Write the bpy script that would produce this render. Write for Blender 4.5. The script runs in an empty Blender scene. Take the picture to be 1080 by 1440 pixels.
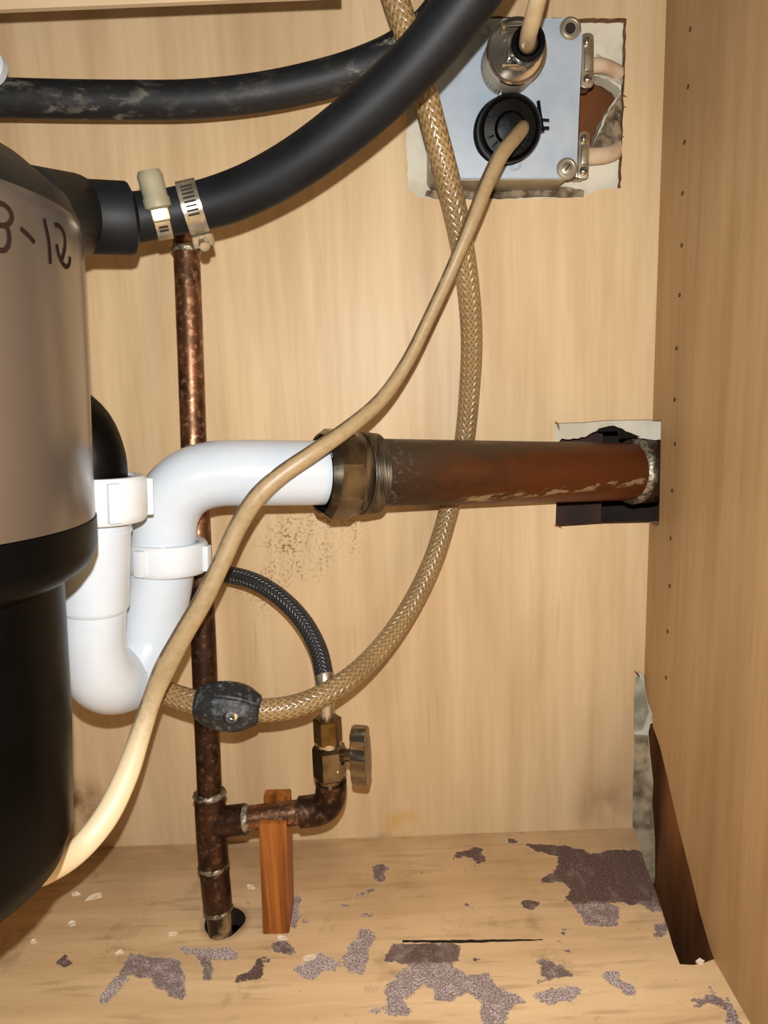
import bpy, bmesh, math, random
import numpy as np
from mathutils import Vector, Matrix
from mathutils.geometry import delaunay_2d_cdt
random.seed(7)
C = bpy.context.scene
COL = C.collection

# ---------------------------------------------------------------- camera
FOC = 1003.26                       # focal length in pixels of a 1080x1440 frame
CAM = Vector((-0.1872, -0.5, 0.3554))
YAW, PITCH, ROLL = -0.00482, 0.19112, -0.03898
FW = Vector((math.sin(YAW)*math.cos(PITCH), math.cos(YAW)*math.cos(PITCH), -math.sin(PITCH)))
R0 = Vector((math.cos(YAW), -math.sin(YAW), 0)); U0 = R0.cross(FW)
RT = math.cos(ROLL)*R0 + math.sin(ROLL)*U0
UP = -math.sin(ROLL)*R0 + math.cos(ROLL)*U0
cd = bpy.data.cameras.new('camera'); cam = bpy.data.objects.new('camera', cd); COL.objects.link(cam)
cd.sensor_fit = 'VERTICAL'; cd.sensor_height = 36; cd.sensor_width = 27
cd.lens = FOC/1440*36; cd.clip_start = 0.01
cam.matrix_world = Matrix(((RT.x, UP.x, -FW.x, CAM.x), (RT.y, UP.y, -FW.y, CAM.y), (RT.z, UP.z, -FW.z, CAM.z), (0, 0, 0, 1)))
C.camera = cam

# ---------------------------------------------------------------- world, lights, exposure
w = bpy.data.worlds.new('kitchen'); C.world = w; w.use_nodes = True
w.node_tree.nodes['Background'].inputs[0].default_value = (1.0, 0.86, 0.70, 1)
w.node_tree.nodes['Background'].inputs[1].default_value = 0.018
fl = bpy.data.lights.new('phone_flash', 'POINT'); fl.energy = 8.3; fl.shadow_soft_size = 0.0025; fl.color = (1.0, 0.985, 0.96)
fo = bpy.data.objects.new('phone_flash', fl); COL.objects.link(fo); fo.location = CAM + UP*0.026 - RT*0.002 + FW*0.002
C.view_settings.view_transform = 'Standard'; C.view_settings.look = 'None'
C.view_settings.exposure = 0.0; C.view_settings.gamma = 1.0; C.view_settings.use_curve_mapping = False

# ---------------------------------------------------------------- points from the photograph
def ray(px, py): return (FW + RT*((px-540)/FOC) + UP*((720-py)/FOC))
def P(px, py, d):                   # the point d metres in front of the back wall (Y = -d)
    r = ray(px, py); return CAM + r*((-d-CAM.y)/r.y)
def F(px, py, z=0.0):
    r = ray(px, py); return CAM + r*((z-CAM.z)/r.z)
def S(px, py, x=0.0):
    r = ray(px, py); return CAM + r*((x-CAM.x)/r.x)
def depth(p): return (p-CAM).dot(FW)
def m(px, p): return px*depth(p)/FOC    # size in metres of px pixels at p

# ---------------------------------------------------------------- materials
def lin(c):
    c = [v/255 for v in c]
    return tuple((v/12.92 if v <= .04045 else ((v+.055)/1.055)**2.4) for v in c) + (1,)
class NT:
    def __init__(s, name):
        s.mat = bpy.data.materials.new(name); s.mat.use_nodes = True
        s.t = s.mat.node_tree; s.b = s.t.nodes['Principled BSDF']
    def n(s, k): return s.t.nodes.new(k)
    def l(s, a, b): s.t.links.new(a, b)
    def put(s, v, sock):
        if isinstance(v, (int, float)): sock.default_value = v
        elif isinstance(v, tuple): sock.default_value = v
        else: s.l(v, sock)
    def math(s, op, a, b=0.0, c=0.0, clamp=False):
        n = s.n('ShaderNodeMath'); n.operation = op; n.use_clamp = clamp
        s.put(a, n.inputs[0]); s.put(b, n.inputs[1]); s.put(c, n.inputs[2]); return n.outputs[0]
    def co(s, kind='Object'):
        return s.n('ShaderNodeTexCoord').outputs[kind]
    def mapv(s, v, scale=(1, 1, 1), loc=(0, 0, 0), rot=(0, 0, 0)):
        n = s.n('ShaderNodeMapping'); s.l(v, n.inputs[0]); n.inputs['Scale'].default_value = scale
        n.inputs['Location'].default_value = loc; n.inputs['Rotation'].default_value = rot; return n.outputs[0]
    def noise(s, v, scale=5, detail=4, rough=.55, dist=0):
        n = s.n('ShaderNodeTexNoise'); s.l(v, n.inputs['Vector']); n.inputs['Scale'].default_value = scale
        n.inputs['Detail'].default_value = detail; n.inputs['Roughness'].default_value = rough
        n.inputs['Distortion'].default_value = dist; return n.outputs[0]
    def ramp(s, v, a, b, lo=0.0, hi=1.0):
        n = s.n('ShaderNodeMapRange'); s.put(v, n.inputs[0]); n.inputs[1].default_value = a; n.inputs[2].default_value = b
        n.inputs[3].default_value = lo; n.inputs[4].default_value = hi; n.interpolation_type = 'SMOOTHSTEP'; return n.outputs[0]
    def mix(s, f, a, b):
        n = s.n('ShaderNodeMix'); n.data_type = 'RGBA'; s.put(f, n.inputs[0]); s.put(a, n.inputs[6]); s.put(b, n.inputs[7]); return n.outputs[2]
    def xyz(s, v):
        n = s.n('ShaderNodeSeparateXYZ'); s.l(v, n.inputs[0]); return n.outputs
    def attr(s, name):
        n = s.n('ShaderNodeAttribute'); n.attribute_name = name; return n.outputs['Fac']
    def bump(s, h, strength=.3, dist=.001):
        n = s.n('ShaderNodeBump'); n.inputs['Strength'].default_value = strength; n.inputs['Distance'].default_value = dist
        s.l(h, n.inputs['Height']); s.l(n.outputs[0], s.b.inputs['Normal'])
    def blob(s, co, c, r, soft=.5):     # 1 inside a soft ball of radius r about c (stains)
        n = s.n('ShaderNodeVectorMath'); n.operation = 'DISTANCE'; s.l(co, n.inputs[0]); n.inputs[1].default_value = tuple(c)
        return s.ramp(n.outputs['Value'], r*soft, r, 1.0, 0.0)
    def done(s, col, rough=.5, metal=0.0, spec=None, coat=None):
        s.put(col, s.b.inputs['Base Color']); s.put(rough, s.b.inputs['Roughness']); s.put(metal, s.b.inputs['Metallic'])
        if spec is not None: s.b.inputs['Specular IOR Level'].default_value = spec
        if coat: s.b.inputs['Coat Weight'].default_value = coat; s.b.inputs['Coat Roughness'].default_value = .08
        return s.mat

def plain(name, c1, c2=None, rough=.5, metal=0.0, scale=60, bump=0, spec=None, coat=None, lo=.35, hi=.65, detail=4, stretch=(1, 1, 1)):
    t = NT(name); co = t.mapv(t.co(), stretch); n = t.noise(co, scale, detail)
    col = t.mix(t.ramp(n, lo, hi), lin(c1), lin(c2 or c1))
    if bump: t.bump(n, bump, .001)
    return t.done(col, rough, metal, spec, coat)

def maple(name, c_dark, c_light, grain='v', stains=(), rough=.42, warp=0.0):
    t = NT(name); co = t.co()
    sc = {'v': (1, 1, .06), 'h': (.06, 1, 1)}[grain]
    tw = t.noise(co, 6, 2)
    base = t.mapv(co, sc)
    n1 = t.noise(base, 42, 5, .6, .25)
    n2 = t.noise(t.mapv(co, (1, 1, .16) if grain == 'v' else (.16, 1, 1), (3.1, 1.7, .4)), 17, 3, .55, .8)
    n3 = t.noise(t.mapv(co, sc, (7, 2, 1)), 190, 3, .6)
    f = t.math('ADD', t.math('MULTIPLY', t.ramp(n1, .3, .7), .45), t.math('MULTIPLY', t.ramp(n2, .35, .65), .35))
    f = t.math('ADD', f, t.math('MULTIPLY', t.ramp(n3, .3, .7), .20), clamp=True)
    col = t.mix(f, lin(c_dark), lin(c_light))
    # short darker flecks of the printed grain
    fl_ = t.ramp(t.noise(t.mapv(co, (1, 1, .10) if grain == 'v' else (.10, 1, 1), (1, 5, 2)), 150, 1), .68, .78, 0, .16)
    col = t.mix(fl_, col, lin([v*.72 for v in c_dark]))
    for kind, c, r, colr, amt in stains:
        b = t.blob(co, c, r, .1)
        if kind == 'speck':
            sp = t.ramp(t.noise(co, 420, 2), .50, .60, 0, 1); sp2 = t.ramp(t.noise(co, 60, 3), .42, .6, .2, 1)
            b = t.math('MULTIPLY', t.math('MULTIPLY', b, sp), sp2)
        elif kind == 'cloud':
            b = t.math('MULTIPLY', b, t.ramp(t.noise(co, 45, 4), .3, .62, 0, 1))
        col = t.mix(t.math('MULTIPLY', b, amt), col, lin(colr))
    t.bump(t.noise(co, 700, 2), .22, .0004)
    return t.done(col, rough, 0, .22)

def floor_mat():
    t = NT('worn_floor'); co = t.co()
    n1 = t.noise(t.mapv(co, (.10, 1, 1)), 38, 5, .6, .4); n2 = t.noise(co, 9, 4, .6); n3 = t.noise(t.mapv(co, (.12, 1, 1), (4, 4, 4)), 160, 3)
    col = t.mix(t.ramp(n1, .3, .7), lin((218, 184, 138)), lin((246, 214, 168)))
    col = t.mix(t.ramp(n3, .52, .72, 0, .5), col, lin((176, 146, 108)))
    x = t.xyz(co)
    # grime gathers at the back, more or less where the leak ran
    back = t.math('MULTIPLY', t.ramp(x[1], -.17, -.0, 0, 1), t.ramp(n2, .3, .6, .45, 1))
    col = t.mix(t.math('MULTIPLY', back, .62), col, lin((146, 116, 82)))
    gr = t.ramp(t.noise(co, 26, 5, .7), .56, .70, 0, .5)
    col = t.mix(gr, col, lin((150, 124, 94)))
    sp = t.ramp(t.noise(co, 230, 2), .72, .78, 0, .7)
    col = t.mix(sp, col, lin((70, 50, 40)))
    hole = t.math('MULTIPLY', t.blob(co, F(318, 1297), .020, .45), .7)
    col = t.mix(hole, col, lin((70, 50, 30)))
    # peeled places (their outlines are stored on the mesh), ragged by noise
    sd = t.attr('peel')
    rag = t.math('MULTIPLY', t.math('SUBTRACT', t.noise(t.mapv(co, (.7, 1, 1)), 120, 8, .78), .5), .0150)
    e = t.math('ADD', sd, rag)
    mask = t.ramp(e, -.0003, .0003, 0, 1)
    pale_edge = t.ramp(e, -.0016, 0.0, 0, 1)
    fine = t.noise(co, 900, 2, .7); mid = t.noise(co, 130, 4, .6)
    d = t.attr('dark')
    pc = t.mix(t.ramp(fine, .40, .60), lin((140, 120, 116)), lin((228, 216, 214)))
    pc = t.mix(t.math('MULTIPLY', t.ramp(mid, .38, .58, .1, 1), t.math('ADD', t.math('MULTIPLY', d, 1.4), .28), clamp=True), pc, lin((126, 104, 98)))
    pd = t.mix(t.ramp(fine, .4, .7), lin((84, 64, 58)), lin((132, 110, 102)))
    pd = t.mix(t.ramp(t.noise(t.mapv(co, (1, .4, 1)), 60, 5, .7), .5, .66, 0, .55), pd, lin((150, 132, 124)))
    pc = t.mix(d, pc, pd)
    col = t.mix(t.math('MULTIPLY', pale_edge, .35), col, lin((226, 206, 176)))
    col = t.mix(mask, col, pc)
    h = t.math('ADD', t.math('MULTIPLY', mask, -1.0), t.math('MULTIPLY', fine, .35))
    t.bump(h, .5, .0006)
    return t.done(col, t.ramp(mask, 0, 1, .5, .85), 0, .3)

def braid_mat(name, tube_c, thread_c, N, thread_w=.36, tube_rough=.25, thread_rough=.25, bump=.6, metal=0.0, spec_=.6, ratio=1.0):
    t = NT(name); uv = t.xyz(t.co('UV'))
    v = t.math('MULTIPLY', uv[1], ratio)
    a = t.math('FRACT', t.math('MULTIPLY', t.math('ADD', uv[0], v), N)); b = t.math('FRACT', t.math('MULTIPLY', t.math('SUBTRACT', uv[0], v), N))
    def tri(q): return t.math('ABSOLUTE', t.math('SUBTRACT', q, .5))          # 0 at the thread's centre
    ma = t.ramp(tri(a), thread_w*.75, thread_w, 1, 0); mb = t.ramp(tri(b), thread_w*.75, thread_w, 1, 0)
    # over and under: two threads cross in turn
    chk = t.math('FRACT', t.math('MULTIPLY', t.math('ADD', t.math('FLOOR', t.math('MULTIPLY', t.math('ADD', uv[0], v), N)), t.math('FLOOR', t.math('MULTIPLY', t.math('SUBTRACT', uv[0], v), N))), .5))
    chk = t.math('GREATER_THAN', chk, .25)
    def rnd_(q): return t.math('SQRT', t.math('MAXIMUM', t.math('SUBTRACT', 1.0, t.math('POWER', t.math('DIVIDE', tri(q), thread_w*1.15), 2.0)), 0.0))
    ha = rnd_(a); hb = rnd_(b)
    ha = t.math('MULTIPLY', ha, t.math('ADD', .6, t.math('MULTIPLY', chk, .4)))
    hb = t.math('MULTIPLY', hb, t.math('SUBTRACT', 1.0, t.math('MULTIPLY', chk, .4)))
    h = t.math('MAXIMUM', ha, hb); mk = t.math('MAXIMUM', ma, mb)
    dirt = t.noise(t.co(), 50, 3)
    col = t.mix(mk, lin(tube_c), t.mix(t.ramp(dirt, .3, .7, 0, .5), lin(thread_c), lin([q*.75 for q in thread_c])))
    t.bump(h, bump, .0009)
    return t.done(col, t.ramp(mk, 0, 1, tube_rough, thread_rough), metal, spec_)

def barrel_mat():                       # label of the metal plug, bars around its barrel
    t = NT('plug_label'); uv = t.xyz(t.co('UV'))
    bars = t.math('GREATER_THAN', t.math('FRACT', t.math('MULTIPLY', t.math('ADD', uv[0], t.math('MULTIPLY', t.math('SINE', t.math('MULTIPLY', uv[0], 260.0)), .004)), 46.0)), .55)
    zone = t.math('MULTIPLY', t.math('GREATER_THAN', uv[1], .16), t.math('LESS_THAN', uv[1], .42))
    return t.done(t.mix(t.math('MULTIPLY', bars, zone), lin((196, 186, 160)), lin((74, 62, 48))), .4)

def copper_mat(name, dark, mid, bright, rough=.32, metal=.9, scale=55, scale2=260):
    t = NT(name); co = t.co(); n = t.noise(co, scale, 5, .6, .3); n2 = t.noise(co, scale2, 3, .6)
    col = t.mix(t.ramp(n, .32, .62), lin(dark), lin(mid)); col = t.mix(t.ramp(n2, .50, .70, 0, .75), col, lin(bright))
    t.bump(n2, .12, .0006)
    return t.done(col, t.ramp(n, .3, .7, rough+.16, rough), metal)

def drain_mat():
    t = NT('aged_drain_copper'); co = t.co(); x = t.xyz(co)
    n = t.noise(t.mapv(co, (.35, 1, 1)), 40, 5, .65, .4); n2 = t.noise(t.mapv(co, (.25, 1, 1)), 240, 4)
    col = t.mix(t.ramp(n, .3, .66), lin((50, 33, 20)), lin((92, 52, 24)))
    right = t.ramp(x[0], P(600, 660, .05).x, P(860, 660, .03).x, 0, .75)
    col = t.mix(right, col, lin((106, 54, 20)))
    left = t.math('MULTIPLY', t.ramp(x[0], P(545, 660, .05).x, P(640, 660, .04).x, 1, 0), t.ramp(n, .3, .6, .4, 1))
    col = t.mix(left, col, lin((52, 40, 32)))
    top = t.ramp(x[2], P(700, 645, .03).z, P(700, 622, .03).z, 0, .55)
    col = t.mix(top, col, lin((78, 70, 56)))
    # crusty deposit along the lower side, scuffs by the nut
    zc = P(700, 690, .03).z; band = t.ramp(t.math('ABSOLUTE', t.math('SUBTRACT', x[2], zc)), .0012, .0034, 1, 0)
    crust = t.math('MULTIPLY', t.math('MULTIPLY', band, t.ramp(n2, .46, .54)), t.ramp(x[0], P(640, 690, .05).x, P(665, 690, .05).x))
    col = t.mix(t.math('MULTIPLY', crust, .8), col, lin((170, 150, 112)))
    sc = t.math('MULTIPLY', t.ramp(x[0], P(545, 660, .05).x, P(600, 660, .04).x, 1, 0), t.ramp(t.noise(co, 330, 3), .55, .66))
    col = t.mix(t.math('MULTIPLY', sc, .5), col, lin((120, 112, 100)))
    t.bump(t.math('ADD', n2, crust), .25, .0008)
    return t.done(col, t.ramp(n, .3, .7, .55, .38), .35, .45)

M = {}
back_st = [('speck', P(415, 770, 0), .040, (116, 82, 52), .85), ('speck', P(478, 745, 0), .030, (116, 82, 52), .7), ('speck', P(370, 830, 0), .030, (120, 86, 56), .55),
           ('cloud', P(110, 1130, 0), .030, (112, 66, 28), .9), ('cloud', P(565, 1160, 0), .020, (206, 160, 70), .7),
           ('cloud', P(850, 1130, 0), .035, (160, 126, 88), .6), ('cloud', P(195, 975, 0), .020, (196, 160, 120), .5), ('cloud', P(540, 1186, 0), .012, (90, 70, 50), .8)]
M['back'] = maple('maple_back_panel', (194, 164, 124), (226, 200, 160), 'v', back_st)
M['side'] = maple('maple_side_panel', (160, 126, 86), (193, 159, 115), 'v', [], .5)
M['rail'] = maple('maple_rail', (190, 166, 130), (212, 190, 156), 'h', [], .5)
M['floor'] = floor_mat()
M['core'] = plain('board_core', (96, 62, 34), (138, 98, 60), .8, scale=120)
M['corefloor'] = plain('shaded_board_core', (34, 22, 14), (58, 40, 26), .85, scale=120)  # shade painted in: cut sides darkened so floor slit and pipe hole look unlit
M['deepstud'] = plain('deep_brown_board', (44, 22, 10), (76, 40, 18), .7, scale=40, stretch=(1, 1, .2))
M['sinkpad'] = plain('dark_sink_underside', (70, 66, 60), (84, 80, 74), .8)
M['drywall'] = plain('drywall', (206, 198, 174), (226, 220, 200), .85, scale=45, bump=.25)
M['drywall_dirty'] = plain('dirty_drywall', (108, 94, 70), (190, 174, 144), .85, scale=60, bump=.5, lo=.3, hi=.62)
M['paper'] = plain('torn_paper', (124, 104, 84), (198, 180, 152), .9, scale=150, bump=.5)
M['stud'] = plain('brown_stud', (98, 52, 10), (120, 66, 16), .7, scale=30, stretch=(1, 1, .1))
M['darkwood'] = plain('dark_brown_board', (104, 62, 32), (160, 100, 54), .6, scale=22, stretch=(1, 1, .25), bump=.1)
M['cavity'] = plain('cavity_dark', (30, 22, 18), (46, 34, 26), .9)
M['rubber'] = plain('black_rubber', (10, 12, 15), (18, 21, 25), .55, scale=40, bump=.05, spec=.28)
t = NT('dusty_rubber'); co = t.co(); n = t.noise(t.mapv(co, (.5, 1, 1)), 110, 6, .7); nn = t.noise(co, 22, 3)
M['dusty'] = t.done(t.mix(t.math('MULTIPLY', t.ramp(n, .50, .64), t.ramp(nn, .46, .6, .12, .9)), lin((22, 25, 28)), lin((140, 136, 122))), .55)
M['zinc'] = plain('zinc_steel', (168, 160, 142), (206, 198, 180), .28, .85, scale=120, bump=.1)
M['chrome'] = plain('chrome', (190, 184, 172), (214, 208, 196), .16, .95, scale=60)
M['nickel'] = plain('brushed_nickel', (112, 98, 80), (140, 125, 104), .24, .9, scale=300, stretch=(.1, 1, 1), bump=.05)
M['chromebrass'] = plain('dull_chrome', (84, 72, 52), (126, 110, 84), .2, .9, scale=50)
M['brass'] = plain('tarnished_brass', (84, 64, 32), (112, 88, 46), .34, .85, scale=80)
M['boxpaint'] = plain('grey_box_cover', (164, 177, 190), (177, 189, 201), .42, .0, scale=40, spec=.4)
M['boxbody'] = plain('cast_box_body', (150, 142, 124), (174, 166, 148), .45, .5, scale=60)
M['blackplastic'] = plain('black_plastic', (4, 4, 4), (10, 9, 9), .4, scale=200, bump=.2, spec=.12)
M['label'] = barrel_mat()
M['cord'] = plain('beige_cord', (158, 136, 102), (190, 168, 132), .45, scale=60, bump=.05, lo=.25, hi=.6)
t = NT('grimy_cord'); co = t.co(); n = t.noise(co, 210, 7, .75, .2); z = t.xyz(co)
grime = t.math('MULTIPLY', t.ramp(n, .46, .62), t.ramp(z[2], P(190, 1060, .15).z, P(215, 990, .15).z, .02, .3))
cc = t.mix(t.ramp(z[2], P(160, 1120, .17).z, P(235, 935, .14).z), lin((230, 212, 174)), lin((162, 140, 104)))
uu = t.xyz(t.co('UV')); side_ = t.math('MULTIPLY', t.ramp(uu[0], .09, .15), t.ramp(uu[0], .24, .34, 1, 0))  # side streak: grime, plus dark edge shading painted into the cord colour
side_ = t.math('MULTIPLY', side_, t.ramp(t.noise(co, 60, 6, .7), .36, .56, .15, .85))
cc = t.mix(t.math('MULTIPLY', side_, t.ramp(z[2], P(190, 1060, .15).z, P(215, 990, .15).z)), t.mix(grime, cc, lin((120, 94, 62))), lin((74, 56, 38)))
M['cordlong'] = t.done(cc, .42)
M['pvc'] = plain('white_pvc', (196, 206, 216), (203, 212, 221), .22, scale=20, spec=.5)
M['pvc'].node_tree.nodes['Principled BSDF'].inputs['Subsurface Weight'].default_value = .15
M['pvc'].node_tree.nodes['Principled BSDF'].inputs['Subsurface Radius'].default_value = (.006, .005, .004)
M['nylon'] = plain('white_nylon_nut', (206, 212, 218), (213, 219, 224), .35, scale=20)
M['copper'] = copper_mat('copper_pipe', (76, 54, 40), (130, 94, 70), (200, 156, 124))
M['copperdark'] = copper_mat('dark_copper_pipe', (46, 33, 27), (78, 55, 43), (124, 94, 74), .36, .85)
M['solder'] = plain('solder', (84, 76, 64), (168, 160, 142), .4, .7, scale=300, bump=.9)
M['drain'] = drain_mat()
M['draindark'] = copper_mat('dark_drain_fitting', (40, 24, 18), (74, 44, 30), (96, 78, 62), .5, .4)
M['slipnut'] = plain('tarnished_slip_nut', (64, 57, 46), (142, 132, 114), .24, .95, scale=70, bump=.25, stretch=(1, .3, .3))
M['ridge'] = plain('ridged_washer', (56, 48, 38), (112, 98, 76), .42, .7, scale=300, stretch=(1, .15, .15), bump=.4)
M['sleeve'] = plain('taupe_steel', (134, 125, 115), (146, 136, 126), .24, .85, scale=14, stretch=(1, 1, .1), spec=.5)
M['blackgloss'] = plain('black_housing', (3, 3, 3), (5, 5, 5), .34, scale=40, spec=.08)
M['blacktop'] = plain('black_dome', (18, 18, 16), (24, 23, 21), .42, scale=40, spec=.3)
M['marker'] = plain('brown_marker_ink', (24, 12, 8), (32, 18, 12), .7, spec=.1)
M['braid'] = braid_mat('clear_braided_hose', (124, 96, 58), (158, 130, 88), 12, .42, .3, .26, 1.0, 0, spec_=1.0, ratio=.8)
M['greybraid'] = braid_mat('grey_braided_hose', (10, 10, 12), (50, 53, 58), 14, .38, .45, .28, 1.0, .2, spec_=.9, ratio=1.0)
M['weight'] = plain('sooty_rubber_weight', (30, 31, 33), (92, 98, 104), .5, scale=260, bump=.35, lo=.5, hi=.74, detail=6)
t = NT('oak_block'); co = t.co(); n = t.noise(t.mapv(co, (1, 1, .03), (0, 0, 3)), 230, 3, .6)
M['oak'] = t.done(t.mix(t.ramp(n, .3, .7), lin((106, 56, 16)), lin((176, 104, 38))), .5)
M['chip'] = plain('pale_wood_chip', (228, 210, 180), (246, 234, 210), .7, scale=90)
M['crumb'] = plain('white_crumb', (220, 196, 170), (236, 216, 196), .7)
M['jacket'] = plain('cable_jacket', (196, 170, 140), (214, 190, 160), .55, scale=70)

# ---------------------------------------------------------------- mesh helpers
def link(name, bm, mat, parent=None, smooth=True, angle=40):
    me = bpy.data.meshes.new(name)
    bmesh.ops.recalc_face_normals(bm, faces=bm.faces)
    bm.to_mesh(me); bm.free()
    if mat: me.materials.append(mat)
    for p in me.polygons: p.use_smooth = smooth
    if smooth and angle:
        me.set_sharp_from_angle(angle=math.radians(angle))
    o = bpy.data.objects.new(name, me); COL.objects.link(o)
    if parent: o.parent = parent; o.matrix_parent_inverse = parent.matrix_world.inverted()
    return o
def thing(name, label, cat, loc=(0, 0, 0), group=None):
    o = bpy.data.objects.new(name, None); COL.objects.link(o); o.location = loc; o.empty_display_size = .01
    o['label'] = label; o['category'] = cat
    if group: o['group'] = group
    bpy.context.view_layer.update() if False else None
    o.matrix_world = Matrix.Translation(Vector(loc))
    return o
def tag(o, label, cat, group=None):
    o['label'] = label; o['category'] = cat
    if group: o['group'] = group
    return o
def lab(o, label): o['label'] = label; return o
def struct(o): o['kind'] = 'structure'; return o

def spline(pts, step=.003, closed=False):
    """Catmull-Rom through pts (Vector or tuple + extra columns) -> evenly spaced samples."""
    A = np.array([[*p] for p in pts], float); n = len(A)
    out = []
    for i in range(n-1):
        p0 = A[i-1] if i > 0 else 2*A[0]-A[1]; p1, p2 = A[i], A[i+1]; p3 = A[i+2] if i < n-2 else 2*A[-1]-A[-2]
        # centripetal parametrisation keeps the curve from looping
        d = lambda a, b: max(np.linalg.norm((b-a)[:3])**.5, 1e-5)
        t0, t1 = 0, d(p0, p1); t2 = t1+d(p1, p2); t3 = t2+d(p2, p3)
        k = max(2, int(np.linalg.norm((p2-p1)[:3])/step))
        for j in range(k):
            t_ = t1+(t2-t1)*j/k
            A1 = (t1-t_)/(t1-t0)*p0+(t_-t0)/(t1-t0)*p1; A2 = (t2-t_)/(t2-t1)*p1+(t_-t1)/(t2-t1)*p2; A3 = (t3-t_)/(t3-t2)*p2+(t_-t2)/(t3-t2)*p3
            B1 = (t2-t_)/(t2-t0)*A1+(t_-t0)/(t2-t0)*A2; B2 = (t3-t_)/(t3-t1)*A2+(t_-t1)/(t3-t1)*A3
            out.append((t2-t_)/(t2-t1)*B1+(t_-t1)/(t2-t1)*B2)
    out.append(A[-1]); return np.array(out)

def tube(pts, r, seg=24, step=.003, smooth_path=True, ref=None, rref=None, caps=True, circ=None):
    """Tube along pts. r: radius, or list per control point. ref/rref: oval tube, rref = radius along ref."""
    n = len(pts)
    rr = list(r) if isinstance(r, (list, tuple)) else [r]*n
    r2 = (list(rref) if isinstance(rref, (list, tuple)) else [rref]*n) if rref is not None else rr
    A = [(*p, a, b) for p, a, b in zip(pts, rr, r2)]
    S_ = spline(A, step) if smooth_path else np.array(A, float)
    Q = S_[:, :3]; T = np.gradient(Q, axis=0); T /= np.linalg.norm(T, axis=1)[:, None]
    refv = np.array(ref if ref is not None else (0.02, -1, 0.01), float)
    nrm = None; bm = bmesh.new(); uvl = bm.loops.layers.uv.new('UVMap'); rings = []; L = 0; Ls = []
    c0 = circ or 2*math.pi*float(np.mean(S_[:, 3]))
    for i in range(len(Q)):
        if i: L += np.linalg.norm(Q[i]-Q[i-1])
        Ls.append(L/c0)
        if nrm is None or ref is not None:
            nrm = refv-T[i]*refv.dot(T[i]); nrm /= np.linalg.norm(nrm)
        else:
            nrm = nrm-T[i]*nrm.dot(T[i]); nrm /= np.linalg.norm(nrm)
        b = np.cross(T[i], nrm); ring = []
        for k in range(seg):
            a = 2*math.pi*k/seg
            ring.append(bm.verts.new(Q[i]+nrm*math.cos(a)*S_[i, 4]+b*math.sin(a)*S_[i, 3]))
        rings.append(ring)
    for i in range(len(rings)-1):
        for k in range(seg):
            f = bm.faces.new((rings[i][k], rings[i][(k+1) % seg], rings[i+1][(k+1) % seg], rings[i+1][k]))
            for lp, (u, v) in zip(f.loops, ((k/seg, Ls[i]), ((k+1)/seg, Ls[i]), ((k+1)/seg, Ls[i+1]), (k/seg, Ls[i+1]))): lp[uvl].uv = (u, v)
    if caps:
        bm.faces.new(rings[0][::-1]); bm.faces.new(rings[-1])
    return bm

def frame(o, axis, up=(0, 0, 1)):
    z = Vector(axis).normalized(); u = Vector(up)
    if abs(z.dot(u)) > .95: u = Vector((0, 1, 0))
    x = u.cross(z).normalized(); y = z.cross(x)
    return Matrix(((x.x, y.x, z.x, o[0]), (x.y, y.y, z.y, o[1]), (x.z, y.z, z.z, o[2]), (0, 0, 0, 1)))

def lathe(prof, o, axis, seg=48, bm=None, facets=None):
    """prof: [(radius, height)] revolved about axis from o. Radius 0 closes."""
    Mx = frame(o, axis); own = bm is None; bm = bm or bmesh.new(); uvl = bm.loops.layers.uv.verify()
    rings = []; hmax = max(h for _, h in prof) or 1
    for r, h in prof:
        if r <= 1e-6: rings.append([bm.verts.new(Mx @ Vector((0, 0, h)))]); continue
        rings.append([bm.verts.new(Mx @ Vector((r*math.cos(2*math.pi*k/seg), r*math.sin(2*math.pi*k/seg), h))) for k in range(seg)])
    for i in range(len(rings)-1):
        A, B = rings[i], rings[i+1]
        for k in range(seg):
            k2 = (k+1) % seg
            if len(A) == 1 and len(B) == 1: continue
            if len(A) == 1: vs = (A[0], B[k2], B[k]); uv = [(k/seg, prof[i][1]/hmax)]*3
            elif len(B) == 1: vs = (A[k], A[k2], B[0]); uv = [(k/seg, prof[i][1]/hmax)]*3
            else:
                vs = (A[k], A[k2], B[k2], B[k]); uv = [(k/seg, prof[i][1]/hmax), ((k+1)/seg, prof[i][1]/hmax), ((k+1)/seg, prof[i+1][1]/hmax), (k/seg, prof[i+1][1]/hmax)]
            f = bm.faces.new(vs)
            for lp, q in zip(f.loops, uv): lp[uvl].uv = q
    return bm

def box(size, Mx, bevel=0, bm=None, segs=2):
    bm = bm or bmesh.new()
    r = bmesh.ops.create_cube(bm, size=1, matrix=Mx @ Matrix.Diagonal((*size, 1)))
    if bevel:
        es = list({e for v in r['verts'] for e in v.link_edges})
        bmesh.ops.bevel(bm, geom=es, offset=bevel, segments=segs, affect='EDGES', profile=.6)
    return bm
def prism(poly, Mx, h, bevel=0, bm=None):
    """poly (x,y) in Mx's plane extruded h along its z."""
    bm = bm or bmesh.new()
    lo = [bm.verts.new(Mx @ Vector((x, y, 0))) for x, y in poly]; hi = [bm.verts.new(Mx @ Vector((x, y, h))) for x, y in poly]
    n = len(poly); fs = [bm.faces.new(lo[::-1]), bm.faces.new(hi)]
    for k in range(n): fs.append(bm.faces.new((lo[k], lo[(k+1) % n], hi[(k+1) % n], hi[k])))
    if bevel:
        es = list({e for f in fs for e in f.edges}); bmesh.ops.bevel(bm, geom=es, offset=bevel, segments=2, affect='EDGES', profile=.6)
    return bm
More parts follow.
